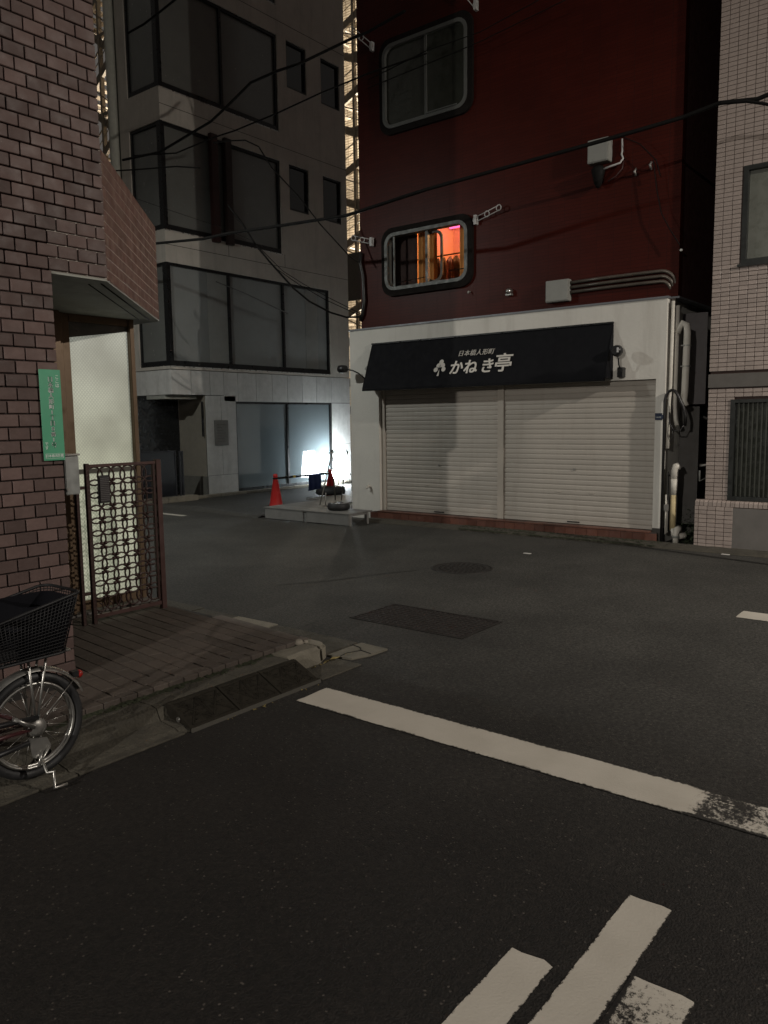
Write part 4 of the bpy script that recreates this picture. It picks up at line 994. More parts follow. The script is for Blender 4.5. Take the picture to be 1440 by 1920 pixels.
MB().lathe((XR - .08, 4.28, 4.50), [(.02, 0), (.05, .05), (.07, .14), (.09, .22), (.06, .26)], 12).build('splice_bag', CABLE, t)
for (y, z, lab) in ((3.82, 4.62, 'left'), (3.63, 4.66, 'right')):
    t = empty('wall_clamp', (XR - .02, y, z), 'small %s metal clamp beside the hanging splice on the red wall' % lab, 'clamp')
    MB().tube([(XR, y, z + .04), (XR - .05, y, z), (XR, y, z - .05)], .014, 6).build('clamp_band', STEELD, t)

# drying pole brackets
def bracket(y, z, dy, dz, label, dx=-.04):
    t = empty('pole_bracket', (XR, y, z), label, 'bracket', 'laundry pole brackets')
    u = Vector((dx, dy, dz)); L = u.length; u.normalize(); w2 = Vector((1, 0, 0)).cross(u).normalized() * .032; b0 = Vector((XR - .05, y, z))
    m_ = MB(); m_.tube([b0 + w2, b0 + u * L + w2], .007, 5); m_.tube([b0 - w2, b0 + u * L - w2], .007, 5)
    for q in (0.0, .5, 1.0):
        c_ = b0 + u * (L * q); m_.tube([c_ + (u * math.cos(a) * .04 + w2 * 1.25 * math.sin(a)) for a in [2 * math.pi * k / 12 for k in range(12)]], .007, 5, closed=True)
    m_.build('arm', PLAST, t); bx(XR - .07, XR - .002, y - .02, y + .02, z - .065, z + .065).build('base', PLAST, t)
bracket(6.12, 4.41, -.40, .09, 'white pole bracket right of the lit window')
bracket(8.03, 4.385, .33, .10, 'white pole bracket left of the lit window at the wall edge')
bracket(7.97, 7.26, .36, .34, 'white pole bracket left of the upper dark window')
bracket(6.12, 7.27, .28, .36, 'white pole bracket over the upper dark window')
# dark curved drain loop at left edge
loose('drain_loop', [(XR - .03, 8.25, 4.25), (XR - .05, 8.27, 4.1), (XR - .04, 8.22, 3.9), (XR - .04, 8.2, 3.5), (XR - .04, 8.24, 3.3), (XR - .02, 8.3, 3.2)], .03, PIPEK, 'black hose running down the left edge of the red wall', 'hose')

# pipes at the right side of the shop
dp = empty('drain_pipe', (10.0, 3.30, 0), 'white twin drain pipes down the right side of the shop', 'pipe')
MB().tube([(9.95, 3.305, 3.0), (9.95, 3.31, 2.0), (9.95, 3.325, 1.55), (9.95, 3.325, 1.2)], .022, 8).build('pipe', PIPEW, dp)
MB().tube([(10.02, 3.27, 2.95), (10.02, 3.275, 1.75), (9.99, 3.25, 1.55), (9.97, 3.22, 1.48)], .026, 8).build('pipe', PIPEW, dp)
MB().tube([(10.0, 3.26, 2.62), (10.0, 3.20, 2.73), (10.0, 3.15, 2.70), (10.0, 3.14, 2.6), (10.0, 3.15, 1.9), (10.0, 3.16, 1.78), (10.0, 3.13, 1.72)], .042, 10).build('pipe', PIPEW, dp)
for z in (2.2, 2.45): bx(9.96, 10.06, 3.105, 3.20, z, z + .015).build('pipe_clip', BOXG, dp)
bp_ = empty('black_pipe', (9.86, 3.34, 0), 'thin black pipe with a curled hose top beside the shop pillar', 'pipe')
pp = [(9.865, 3.345, .03), (9.865, 3.345, 1.78)] + [(9.865, 3.345 - .085 + .085 * math.cos(a), 1.78 + .14 * math.sin(a)) for a in [R(q) for q in (30, 60, 90, 120, 150)]] + [(9.88, 3.13, 1.72), (9.90, 3.10, 1.6), (9.92, 3.11, 1.48)]
MB().tube(pp, .019, 8).build('pipe', PIPEK, bp_)
MB().tube([(9.90, 3.30, 1.65), (9.90, 3.29, 1.5), (9.90, 3.23, 1.42), (9.90, 3.16, 1.42), (9.91, 3.12, 1.50)], .008, 6).build('hose', PIPEK, bp_)
MB().tube([(9.90, 3.30, 1.55), (9.90, 3.31, 1.35), (9.90, 3.28, 1.28), (9.90, 3.25, 1.35), (9.90, 3.26, 1.5)], .004, 5).build('wire', PIPEK, bp_)
t = empty('house_number_plate', (9.89, 3.42, 1.60), 'small dark blue number plate on the right shop pillar', 'sign')
bx(9.886, 9.898, 3.385, 3.47, 1.555, 1.64).build('plate', mat('navy_plate', (.02, .03, .06), .4), t)
join_text([('1-4-10', .026, 0, 0, {})], 'lettering', SIGNW, ((9.8855, 3.4275, 1.588), (0, -1, 0), (0, 0, 1)), t)
bx(9.85, 9.898, 3.355, 3.384, 1.57, 1.62).build('clip', mat('navy_plate', (.02, .03, .06), .4), t)
yp = empty('soil_pipe', (9.95, 3.23, 0), 'stout yellowed drain pipe with a white elbow at the alley mouth', 'pipe')
MB().tube([(9.95, 3.235, .18), (9.95, 3.232, .62)], .037, 12).build('pipe', PIPEY, yp)
MB().tube([(9.95, 3.232, .62), (9.95, 3.231, .82)], [.037, .048], 12).build('coupling', PIPEW, yp)
MB().tube([(9.95, 3.231, .80), (9.95, 3.228, .92), (9.95, 3.215, .97), (9.97, 3.18, .985)], [.046, .044, .05, .05], 12).build('elbow', PIPEW, yp)
MB().tube([(9.95, 3.225, .20), (9.95, 3.21, .12), (9.95, 3.17, .10), (10.02, 3.10, .11)], .042, 10).build('elbow', PIPEW, yp)
MB().tube([(9.93, 3.285, .85), (9.93, 3.30, .9), (9.93, 3.285, .45), (9.93, 3.28, .16)], .013, 6).build('pipe', PIPEK, yp)
ep = empty('drain_elbow', (9.9, 3.165, 0), 'short white pipe elbow standing on the ground at the alley mouth', 'pipe')
MB().tube([(9.88, 3.17, .0), (9.88, 3.17, .14), (9.90, 3.165, .19), (9.95, 3.15, .20)], [.035, .035, .042, .042], 12).build('elbow', PIPEW, ep)
MB().lathe((9.88, 3.17, .09), [(.041, 0), (.041, .03)], 14).build('collar', BOXG, ep)
t = empty('meter_pipes', (9.93, 3.30, 0), 'pair of thin grey meter pipes low on the shop side wall', 'pipe')
MB().tube([(9.93, 3.318, .12), (9.93, 3.318, .62)], .012, 6).build('pipe', PIPEW, t); MB().tube([(9.93, 3.295, .14), (9.93, 3.295, .55)], .010, 6).build('pipe', PIPEW, t)
bx(9.90, 9.945, 3.28, 3.335, .42, .50).build('meter', STEELD, t)

# alley between red and tiled building
al = empty('alley_wall', (12.5, 3.0, 0), 'dark grey wall panels deep in the narrow alley', 'wall')
bx(12.8, 12.9, 2.6, 3.36, 0, 12).build('back_wall', mat('alley_dark', (.02, .016, .015), .9), al)
bx(10.5, 10.52, 3.05, 3.35, 1.75, 2.9).build('panel', mat('alley_panel', (.11, .10, .10), .7), al)
bx(10.45, 10.47, 3.10, 3.34, .2, 1.72).build('panel', mat('alley_panel2', (.07, .065, .06), .7), al)
MB().tube([(10.2, 3.0, .98), (10.3, 2.85, 1.0)], .02, 6).build('rail', STEELD, al)
MB().tube([(10.05, 2.955, .93), (10.05, 2.955, .80), (10.15, 2.86, .86)], .013, 6).build('bracket', BOXG, al)
t = tag(MB().lathe((XR - .02, 3.23, 3.58), [(.012, 0), (.02, .015), (.012, .03)], 10).build('insulator_knob', mat('insulator_white', (.9, .9, .85), .2)), 'shiny white porcelain knob at the corner of the red wall', 'insulator')
ag = MB()
for i in range(500):
    x = random.uniform(9.95, 10.6); y = random.uniform(2.96, 3.2); z = random.uniform(.0, .5) * random.random(); a = random.uniform(0, 6.28); s_ = random.uniform(.01, .03)
    ag.poly([(x, y, z), (x + s_ * math.cos(a), y + s_ * math.sin(a), z + .012), (x + 1.6 * s_ * math.cos(a + .3), y + 1.6 * s_ * math.sin(a + .3), z - .004), (x + s_ * math.cos(a + .8), y + s_ * math.sin(a + .8), z + .004)])
tag(ag.build('weeds', mat('weed_leaf', (.03, .045, .02), .8, var=.3)), 'low weeds growing in the dark alley mouth', 'weeds', kind='stuff')

# ------------------------------------------------------------------ tiled building on the right
TB = empty('tiled_building', (12, 0, 0), 'pale pink small tile building at the right edge with a barred window', 'building')
XT = 9.82; YE = 2.815
openings = [(-.2, 2.512, 3.315, 4.39, 'w'), (-.2, 2.56, .585, 1.785, 'g')]
co = MB()
co.box(XT + .012, XT + 6, -14, YE - .012, 4.39, 14); co.box(XT + .012, XT + 6, -14, YE - .012, 1.785, 3.315)
for (a, b, c_, d, _k) in openings:
    co.box(XT + .012, XT + 6, b, YE - .012, c_, d); co.box(XT + .012, XT + 6, -14, a, c_, d); co.box(XT + .2, XT + 6, a, b, c_, d)
co.box(XT + .012, XT + 6, -14, YE - .012, 0, .585)
co.build('wall', TMORT, TB)
tpit, tzp = .0985, .0505
tlm = bx(-.008, .008, -tpit / 2 + .003, tpit / 2 - .003, -tzp / 2 + .0028, tzp / 2 - .0028).mesh('tile', TILEP, bevel=.002)
sing = []; rest = MB()
z = .60
rows = []
while z < 7.2: rows.append(z + tzp / 2); z += tzp
for r, zc in enumerate(rows):
    if 1.915 < zc < 2.095: continue
    for c_ in range(30):
        yc = YE - .047 - c_ * tpit
        if yc < 1.2: break
        if any(a < yc < b and c0 - .01 < zc < d + .01 for (a, b, c0, d, _k) in openings): continue
        if yc > 2.10 and zc < 6.3: sing.append((yc, zc))
        else: rest.box(XT - .005, XT + .011, yc - tpit / 2 + .003, yc + tpit / 2 - .003, zc - tzp / 2 + .0028, zc + tzp / 2 - .0028)
sing.sort(key=lambda s_: abs(s_[1] - 1.6) + (.0 if s_[1] < 4 else .5))
# plinth tiles, proud base with rounded top course
XP = XT - .055; YP = 2.915
pc = MB(); pc.box(XP + .01, XT + .011, -14, YP - .01, 0, .555); pc.build('plinth', TMORT, TB)
npl = 0
for r in range(10):
    zc = .018 + tzp * (r + .5) - .0
    for c_ in range(5):
        yc = YP - .025 - .0985 * c_ + (.0 if c_ else .0)
        w_ = .043 if c_ == 0 else tpit; yc = YP - .022 if c_ == 0 else YP - .045 - tpit * (c_ - .5)
        if yc < 2.50: break
        o = link('tile', tlm, (XP + .002, yc, zc), TB); o.scale = (1, w_ / tpit, 1); npl += 1
cap = MB(); cap.box(XP, XT + .01, -2, YP, .0, .01)
capm = MB(); capm.prism([(XP, -tzp / 2 + .003, .525), (XP, -tzp / 2 + .003, .572), (XP + .02, -tzp / 2 + .003, .592), (XT - .0, -tzp / 2 + .003, .598), (XT - .0, -tzp / 2 + .003, .525)], (0, tzp - .006, 0))
cme = capm.mesh('cap_tile', TILEP, org=(XP, 0, .525))
for c_ in range(17): link('cap_tile', cme, (XP, YP - .026 - c_ * tzp, .525), TB)
bx(XP - .002, XP + .009, 1.2, 2.495, .02, .515).build('stone_slab', GRANP, TB, bevel=.003)
N1 = 300 - npl
for k, (yc, zc) in enumerate(sing):
    if k < N1: link('tile', tlm, (XT + .003 + random.uniform(-.0006, .0006), yc, zc), TB, (0, random.uniform(-.01, .01), random.uniform(-.008, .008)))
    else: rest.box(XT - .005, XT + .011, yc - tpit / 2 + .003, yc + tpit / 2 - .003, zc - tzp / 2 + .0028, zc + tzp / 2 - .0028)
rest.build('tile_field', TILEP, TB, kind='stuff')
bx(XT - .02, XT + .011, -14, YE + .005, 1.925, 2.085).build('band', BANDG, TB, bevel=.004)
DG = mat('dark_window_frame', (.022, .024, .022), .4, metal=.3)
w_ = MB(); a, b, c_, d = 1.0, 2.512, 3.315, 4.39
w_.box(XT - .01, XT + .09, b - .055, b, c_, d); w_.box(XT - .01, XT + .09, a, b - .055, d - .05, d); w_.box(XT - .01, XT + .09, a, b - .055, c_, c_ + .05); w_.box(XT - .03, XT + .012, a, b + .03, c_ - .03, c_ - .001)
wf = w_.build('window', DG, TB); bx(XT + .05, XT + .06, a, b - .056, c_ + .051, d - .051).build('pane', mat('frosted_grey_glass', (.13, .135, .115), .3, var=.2, scale=1.5), wf)
a, b, c_, d = 1.0, 2.56, .60, 1.785
w_ = MB(); w_.box(XT - .015, XT + .1, b - .05, b, c_, d); w_.box(XT - .015, XT + .1, a, b - .05, d - .04, d); w_.box(XT - .015, XT + .1, a, b - .05, c_, c_ + .05)
wf = w_.build('window', DG, TB); bx(XT + .07, XT + .08, a, b - .051, c_ + .051, d - .041).build('pane', mat('reeded_glass', (.035, .038, .03), .25), wf)
barm = bx(-.006, .006, -.007, .007, c_ + .051, d - .041).mesh('bar', mat('bar_steel', (.055, .058, .048), .45, metal=.4), org=(0, 0, 0))
for k in range(15): link('bar', barm, (XT + .02, b - .09 - k * .05, 0), wf)

# ------------------------------------------------------------------ far lit stair buildings seen through the gaps
def stair_tower(x, y0, y1, ztop, label, lamp_e, zlit):
    t = empty('stair_tower', (x, (y0 + y1) / 2, 0), label, 'building')
    bx(x + 2.6, x + 2.9, y0 - 2, y1 + 2, 0, ztop).build('wall', FARW, t)
    z = 1.0; k = 0
    while z < ztop - 3:
        for part in range(2):
            ya, yb = (y0, y1) if (k % 2 == 0) else (y1, y0)
            st = MB(); st.prism([(x, ya, z), (x, yb, z + 1.55), (x, yb, z + 1.90), (x, ya, z + .35)], (.12, 0, 0)); st.build('stringer', LIMB, t)
            tr = MB()
            for q in range(7):
                f = (q + .5) / 7; yy = ya + (yb - ya) * f; tr.box(x + .12, x + 1.1, yy - .14, yy + .14, z + .1 + 1.55 * f, z + .16 + 1.55 * f)
            tr.build('stair_tread', LIMB, t, kind='stuff')
            hr = MB(); hr.tube([(x, ya, z + 1.15), (x, yb, z + 2.7)], .03, 5); hr.tube([(x, ya, z + .75), (x, yb, z + 2.3)], .02, 5); hr.build('handrail', LIMB, t)
            z += 1.55; k += 1
        bx(x, x + 1.2, y0 - .6, y0 + .5, z - .1, z + .02).build('landing', LIMB, t)
        bx(x - .02, x + .1, y0 - 1, y1 + 1, z + .95, z + 1.1).build('beam', LIMB, t)
    for yy in (y0 - .3, (y0 + y1) / 2 - .2, y1 + .3): bx(x - .05, x + .12, yy - .06, yy + .06, 0, ztop).build('post', LIMB, t)
    for zz in zlit:
        lf_ = empty('flood_light', (x + 1.8, (y0 + y1) / 2, zz), 'stairwell light on the %s at %s height' % (label.split(' seen')[0], {0: 'lower', 1: 'middle', 2: 'upper', 3: 'top'}[zlit.index(zz)]), 'light')
        bx(x + 1.75, x + 1.85, (y0 + y1) / 2 - .3, (y0 + y1) / 2 + .3, zz, zz + .06).build('housing', BOXG, lf_)
        light('stair_glow', 'POINT', (x + 1.8, (y0 + y1) / 2, zz - .2), lamp_e, (1, .88, .70), size=.15)
    return t
stair_tower(28.0, 21.8, 25.6, 24, 'floodlit beige outdoor stair tower seen through the gap beside the red wall', 900, (5.0, 10.0, 15.0, 20.0))
stair_tower(20.0, 29.6, 31.8, 24, 'floodlit far stairwell seen past the top left of the office block', 700, (10.0, 15.0, 20.0))
# dark hanging sheet in the gap
t = tag(bx(17.5, 17.6, 14.4, 15.1, 5.0, 6.3).build('dark_banner', FARD), 'dark panel hanging in the gap between office and red building', 'panel')
# neighbouring blocks closing the view beyond
def block(x0, x1, y0, y1, h, label):
    t = empty('far_building', ((x0 + x1) / 2, (y0 + y1) / 2, 0), label, 'building'); bx(x0, x1, y0, y1, 0, h).build('wall', mat('far_wall', (.08, .07, .06), .9, var=.2), t)
    return t
block(34, 40, 10, 45, 30, 'dark block far behind the stair tower')
block(-4, 18, 34, 40, 22, 'dark block closing the end of the side street')

# ------------------------------------------------------------------ deck, cones, tyre weight, lit board
DK = empty('wooden_deck', (9.5, 8.7, 0), 'low grey timber deck with two front skirt boards beside the shop corner', 'deck')
bpw = .115
i = 0; x = 8.92
while x < 11.2:
    y0 = 7.73 if x < 9.42 else 8.86
    y1 = 9.60 if x < 10.2 else 9.95
    if x >= 9.42: y0 = 8.86
    bx(x + .002, x + bpw - .002, y0, y1, .178, .20).build('deck_board', DECK, DK, bevel=.002); x += bpw
bx(8.93, 8.95, 8.70, 9.57, .015, .176).build('skirt_board', DECKS, DK, bevel=.002); bx(8.93, 8.95, 7.74, 8.62, .015, .176).build('skirt_board', DECKS, DK, bevel=.002)
for (x, y) in ((8.97, 7.76), (9.38, 7.76), (9.38, 8.6), (9.38, 9.5), (8.97, 8.66), (10.4, 9.5), (10.9, 9.0), (11.1, 9.85)): bx(x - .025, x + .025, y - .025, y + .025, 0, .177).build('leg', DECKS, DK)
bx(8.951, 9.36, 7.745, 7.765, .150, .177).build('edge_rail', DECKS, DK)
def cone(x, y, label, base=True, zg=0.0, h=.68):
    t = empty('traffic_cone', (x, y, zg), label, 'traffic cone', 'red traffic cones with a bar between them')
    MB().lathe((x, y, zg), [(.135, .03), (.13, .06), (.035, h - .05), (.042, h - .045), (.040, h - .015), (.02, h)], 24).build('cone_body', CONE, t)
    MB().lathe((x, y, zg), [(.2, 0), (.2, .022), (.14, .03)], 4).build('base', CONE, t)
    return t
cone(9.72, 10.12, 'front red traffic cone behind the left end of the deck')
c2 = cone(11.22, 10.17, 'rear red traffic cone with a pale band in front of the glowing board')
MB().lathe((11.22, 10.17, 0), [(.084, .30), (.068, .40)], 24).build('band', CONEW, c2)
t = empty('cone_weight', (11.05, 9.95, 0), 'black rubber weight block at the foot of the rear cone', 'weight')
MB().lathe((11.22, 10.17, 0), [(.27, .2), (.29, .23), (.27, .33), (.15, .36)], 16).build('ring_weight', RUB, t)
t = empty('barrier_bar', (10.45, 10.15, .6), 'black and yellow striped bar resting between the two cones', 'barrier bar')
A_, B_ = Vector((9.72, 10.12, .60)), Vector((11.22, 10.17, .60))
for k in range(6):
    MB().tube([A_ + (B_ - A_) * (k / 6), A_ + (B_ - A_) * ((k + .96) / 6)], .019, 8).build('stripe', CABLE if k % 2 == 0 or True else PIPEY, t)
MB().tube([A_ + (B_ - A_) * .30, A_ + (B_ - A_) * .34], .0205, 8).build('yellow_band', mat('yellow_band', (.6, .42, .05), .5), t)
MB().lathe(tuple(A_ - Vector((0, 0, 0))), [(.05, -.012), (.05, .012)], 16).build('end_ring', CABLE, t)
cl = MB(); n = 10
pa, pb = A_ + (B_ - A_) * .56, A_ + (B_ - A_) * .80
for i in range(n + 1):
    p = pa + (pb - pa) * (i / n); wob = .012 * math.sin(i * 1.7)
    cl.v += [(p.x, p.y - .022 + wob * .3, p.z + .02), (p.x + wob, p.y - .03 + wob, p.z - .13), (p.x + wob * 1.5, p.y - .02 + wob, p.z - .27 - .02 * (1 - i / n))]
for i in range(n):
    for k in range(2): cl.f.append((i * 3 + k, i * 3 + k + 1, i * 3 + k + 4, i * 3 + k + 3)); cl.sm.append(True)
tag(cl.build('blue_cloth', CLOTH), 'dark blue cloth hanging over the barrier bar', 'cloth')
t = empty('tyre_weight', (9.40, 8.40, .2), 'black tyre shaped rubber weight lying on the deck corner', 'weight')
MB().lathe((9.25, 8.22, .2), [(.06, 0), (.15, 0), (.175, .02), (.18, .06), (.172, .10), (.155, .115), (.08, .115), (.07, .09), (.06, 0)], 28).build('tyre', RUB, t)
MB().lathe((9.25, 8.22, .2), [(.178, .045), (.183, .05), (.178, .055)], 28).build('rib', RUB, t)
# folding metal stand
t = empty('folding_stand', (10.0, 8.95, .2), 'thin metal A-shaped folding stand on the deck before the glowing board', 'sign stand')
for q in (((9.62, 8.97, .20), (10.00, 9.0, 1.10)), ((10.45, 9.22, .20), (10.34, 8.98, 1.06)), ((10.38, 9.30, .2), (10.0, 9.02, 1.10)), ((9.68, 8.9, .2), (9.73, 8.93, .4)), ((9.9, 9.0, 1.06), (10.36, 8.98, 1.06)), ((10.37, 9.05, .52), (10.72, 9.15, .52)), ((10.40, 9.08, .64), (10.74, 9.15, .65)), ((10.6, 9.1, .35), (10.62, 9.1, .7))):
    MB().tube([q[0], q[1]], .011, 6).build('leg', STEELD, t)
for p in ((10.0, 9.01, 1.09), (10.35, 8.98, 1.05)): MB().lathe(p, [(.022, -.02), (.022, .02)], 10).build('knob', LAMPB, t)
# glowing board
GBX = empty('glowing_board', (14.75, 13.03, 0), 'brightly glowing white A-board standing by the office wall', 'illuminated sign')
EM = mat('board_glow', (.9, .9, .9), .4, emit=(.86, .95, 1.0), estr=85)
o = MB(); o.prism([(14.55, 12.93, .16), (14.98, 12.93, .16), (14.93, 12.98, .83), (14.62, 12.98, .83)], (0, .012, 0)); o.build('lit_face', EM, GBX)
o = MB(); o.prism([(14.55, 13.16, .16), (14.98, 13.16, .16), (14.93, 13.07, .83), (14.62, 13.07, .83)], (0, .012, 0)); o.build('lit_face', EM, GBX)
o = MB()
for (a, b) in (((14.54, 12.92, .0), (14.61, 12.98, .88)), ((14.99, 12.92, .0), (14.94, 12.98, .88)), ((14.54, 13.18, .0), (14.61, 13.09, .88)), ((14.99, 13.18, .0), (14.94, 13.09, .88))): o.tube([a, b], .012, 6)
o.build('frame', STEELD, GBX)
lg = MB(); lg.prism([(14.72, 13.175, .55), (14.90, 13.175, .55), (14.86, 13.173, .60), (14.80, 13.172, .575), (14.76, 13.173, .60)], (0, .006, 0)); lg.build('mark', LAMPB, GBX)

# ------------------------------------------------------------------ overhead cables
def cable(label, pts, r, m=CABLE, sag=.0, n=14):
    P = [Vector(p) for p in pts]; out = []
    for a, b in zip(P[:-1], P[1:]):
        for k in range(n):
            q = k / n; p = a.lerp(b, q); p.z -= sag * 4 * q * (1 - q); out.append(p)
    out.append(P[-1]); tag(MB().tube(out, r, 6).build('overhead_cable', m), label, 'cable', 'overhead cables')
CAB = __import__('json').loads('''[["thickest black cable, running from the office block across the red wall to the tiled wall", [[8.3, 14.528, 4.9], [8.3, 12.033, 4.634], [8.3, 10.119, 4.467], [8.3, 9.489, 4.46], [8.3, 8.45, 4.399], [8.3, 7.129, 4.33], [8.4, 5.888, 4.46], [8.5, 4.462, 4.543], [8.6, 3.553, 4.613], [8.7, 2.848, 4.684], [8.7, 2.48, 4.735], [8.7, 2.128, 4.684], [8.7, 1.891, 4.727]], 0.022, 0, 0.0], ["second branch of the thick cable at the right edge", [[8.68, 2.474, 4.723], [8.68, 2.221, 4.681], [8.68, 2.073, 4.625], [8.68, 1.738, 4.475]], 0.016, 0, 0.0], ["thick kinked cable from the top of the red wall down to the office window", [[9.5, 7.004, 7.311], [9.4, 7.604, 7.171], [9.3, 7.824, 7.113], [8.9, 8.521, 6.822], [8.8, 8.866, 6.787], [8.7, 9.343, 6.714], [8.6, 9.791, 6.448], [8.5, 10.061, 6.264], [8.4, 10.603, 6.12], [8.3, 11.104, 5.981], [8.2, 11.995, 6.015]], 0.02, 0, 0.0], ["thinner cable below the kinked one, crossing both small windows", [[9.5, 6.644, 6.644], [9.3, 7.534, 6.552], [9.1, 8.292, 6.415], [8.9, 8.992, 6.248], [8.8, 9.85, 6.161], [8.7, 10.248, 6.119], [8.5, 10.95, 5.981], [8.3, 11.832, 6.074]], 0.012, 0, 0.0], ["hooked dark cable arching before the third floor window", [[8.4, 12.783, 6.035], [8.4, 11.918, 5.891], [8.4, 10.836, 5.726], [8.4, 10.239, 5.582]], 0.012, 0, 0.0], ["arching cable that drops past the small office window", [[8.5, 10.017, 5.936], [8.6, 9.757, 5.937], [8.7, 9.503, 5.915], [8.8, 9.316, 5.806], [8.9, 9.141, 5.479], [9.1, 8.781, 5.037], [9.3, 8.533, 4.622], [9.6, 8.206, 4.143], [9.7, 8.108, 4.048]], 0.011, 0, 0.0], ["heavy twisted bundle running down to the shop corner", [[8.6, 9.834, 4.986], [8.7, 9.626, 4.687], [8.8, 9.445, 4.353], [8.9, 9.26, 4.099], [9.0, 9.075, 3.862], [9.1, 8.947, 3.68], [9.3, 8.798, 3.482], [9.6, 8.62, 3.321], [9.8, 8.456, 3.25], [9.93, 8.252, 3.252]], 0.016, 0, 0.0], ["thin cable along the twisted bundle, just above it", [[8.8, 9.444, 4.369], [9.0, 9.072, 3.943], [9.2, 8.81, 3.734], [9.5, 8.524, 3.517], [9.9, 8.248, 3.299]], 0.006, 0, 0.0], ["lowest thin cable of the bundle near the shop corner", [[9.0, 9.189, 3.982], [9.2, 8.926, 3.747], [9.5, 8.638, 3.512], [9.9, 8.249, 3.265]], 0.006, 0, 0.0], ["fine grey wire crossing the second floor glass", [[11.22, 13.3, 4.549], [12.032, 13.3, 4.4], [13.33, 13.3, 4.089]], 0.01, 1, 0.0], ["faint wire below the thick cable on the office wall", [[8.8, 12.527, 5.608], [8.8, 11.841, 5.344], [8.8, 10.185, 4.727], [8.8, 9.563, 4.451]], 0.004, 0, 0.0], ["fine wire on the red wall near the top", [[9.6, 7.779, 6.623], [9.6, 6.713, 6.732], [9.6, 5.845, 6.722], [9.6, 4.984, 6.847]], 0.006, 0, 0.0], ["fine wire doubling the upper one on the red wall", [[9.6, 7.781, 6.511], [9.6, 6.715, 6.556], [9.6, 5.845, 6.601], [9.6, 4.619, 6.731]], 0.006, 0, 0.0], ["thin cable sagging down the right edge of the red wall", [[9.9, 3.578, 4.695], [9.9, 3.522, 4.311], [9.9, 3.463, 4.051], [9.9, 3.355, 3.847], [9.9, 3.228, 3.641]], 0.006, 0, 0.0], ["dark curved cable from the upper junction box to the right edge", [[9.9, 3.987, 5.064], [9.9, 3.748, 4.918], [9.9, 3.545, 4.689], [9.9, 3.488, 4.492]], 0.006, 0, 0.0], ["thin black wire at the top left before the corner window", [[8.3, 11.816, 8.01], [8.3, 11.373, 8.017], [8.3, 10.945, 8.071], [8.3, 10.4, 8.149]], 0.018, 0, 0.0]]''')
for lab, pts, r, g, sag in CAB: cable(lab, pts, r, CABLEG if g else CABLE, sag)

# ------------------------------------------------------------------ bicycle
BY = 3.33; HX, HZ, WR = 1.668, .270, .222
BC = empty('bicycle', (1.35, BY, .02), 'parked city bicycle with a black rear basket and chrome mudguard', 'bicycle')
def circ(cx, cz, r, y, n=36, a0=0, a1=360): return [(cx + r * math.cos(R(a0 + (a1 - a0) * k / n)), y, cz + r * math.sin(R(a0 + (a1 - a0) * k / n))) for k in range(n + (0 if a1 - a0 == 360 else 1))]
FRB = mat('bicycle_maroon', (.05, .012, .014), .3, coat=.5)
for cx in (HX, HX - 1.02):
    wh = empty('wheel', (cx, BY, HZ)); wh.parent = BC; wh.location = WL[wh] - WL[BC]
    MB().tube(circ(cx, HZ, WR - .003, BY), .021, 8, closed=True).build('tyre', RUB, wh)
    rim = MB(); rim.tube(circ(cx, HZ, WR - .032, BY - .009), .0075, 6, closed=True); rim.tube(circ(cx, HZ, WR - .032, BY + .009), .0075, 6, closed=True); rim.tube(circ(cx, HZ, WR - .040, BY), .008, 6, closed=True); rim.build('rim', STEEL, wh)
    sp = MB()
    for k in range(24):
        a = 2 * math.pi * k / 24; off = .8 if k % 2 else -.8; s_ = (-1) ** (k // 2)
        sp.tube([(cx + .018 * math.cos(a + off), BY + s_ * .026, HZ + .018 * math.sin(a + off)), (cx + (WR - .042) * math.cos(a), BY, HZ + (WR - .042) * math.sin(a))], .0012, 4)
    sp.build('spokes', STEEL, wh)
    MB().lathe((cx, BY, HZ), [(.012, -.05), (.012, -.036), (.03, -.034), (.03, -.03), (.014, -.026), (.014, .026), (.03, .03), (.012, .05)], 14, 'Y').build('hub', STEEL, wh)
MB().lathe((HX, BY - .042, HZ), [(.005, -.012), (.02, -.01), (.042, 0), (.042, .004)], 16, 'Y').build('sprocket', STEELD, BC)
def arcguard(cx, a0, a1, name, m):
    o = MB(); n = 26
    for k in range(n + 1):
        a = R(a0 + (a1 - a0) * k / n); rr = WR + .040
        for (dy, dr) in ((-.027, -.014), (-.018, -.001), (0, .004), (.018, -.001), (.027, -.014)): o.v.append((cx + (rr + dr) * math.cos(a), BY + dy, HZ + (rr + dr) * math.sin(a)))
    for k in range(n):
        for q in range(4): o.f.append((k * 5 + q, k * 5 + q + 1, k * 5 + q + 6, k * 5 + q + 5)); o.sm.append(True)
    o.build(name, m, BC)
arcguard(HX, 22, 150, 'mudguard', STEEL); arcguard(HX - 1.02, 40, 170, 'mudguard', STEEL)
st = MB()
for s_ in (-.035, .035):
    st.tube([(HX, BY + s_, HZ), (HX + .075, BY + s_, HZ + .36)], .006, 6); st.tube([(HX, BY + s_, HZ), (HX - .02, BY + s_, HZ + .33)], .006, 6)
    st.tube([(HX, BY + s_, HZ), (HX + (WR + .03) * math.cos(R(40)), BY + s_ * .7, HZ + (WR + .03) * math.sin(R(40)))], .0025, 5)
st.build('stays', STEEL, BC)
f = MB(); BBx, BBz = HX - .42, HZ + .0; STx, STz = HX - .50, HZ + .46; HTx, HTz = HX - .93, HZ + .47
for s_ in (-.04, .04):
    f.tube([(HX, BY + s_, HZ), (BBx, BY + s_ * .8, BBz)], .010, 8); f.tube([(HX, BY + s_, HZ), (STx + .04, BY + s_ * .5, HZ + .30)], .008, 8)
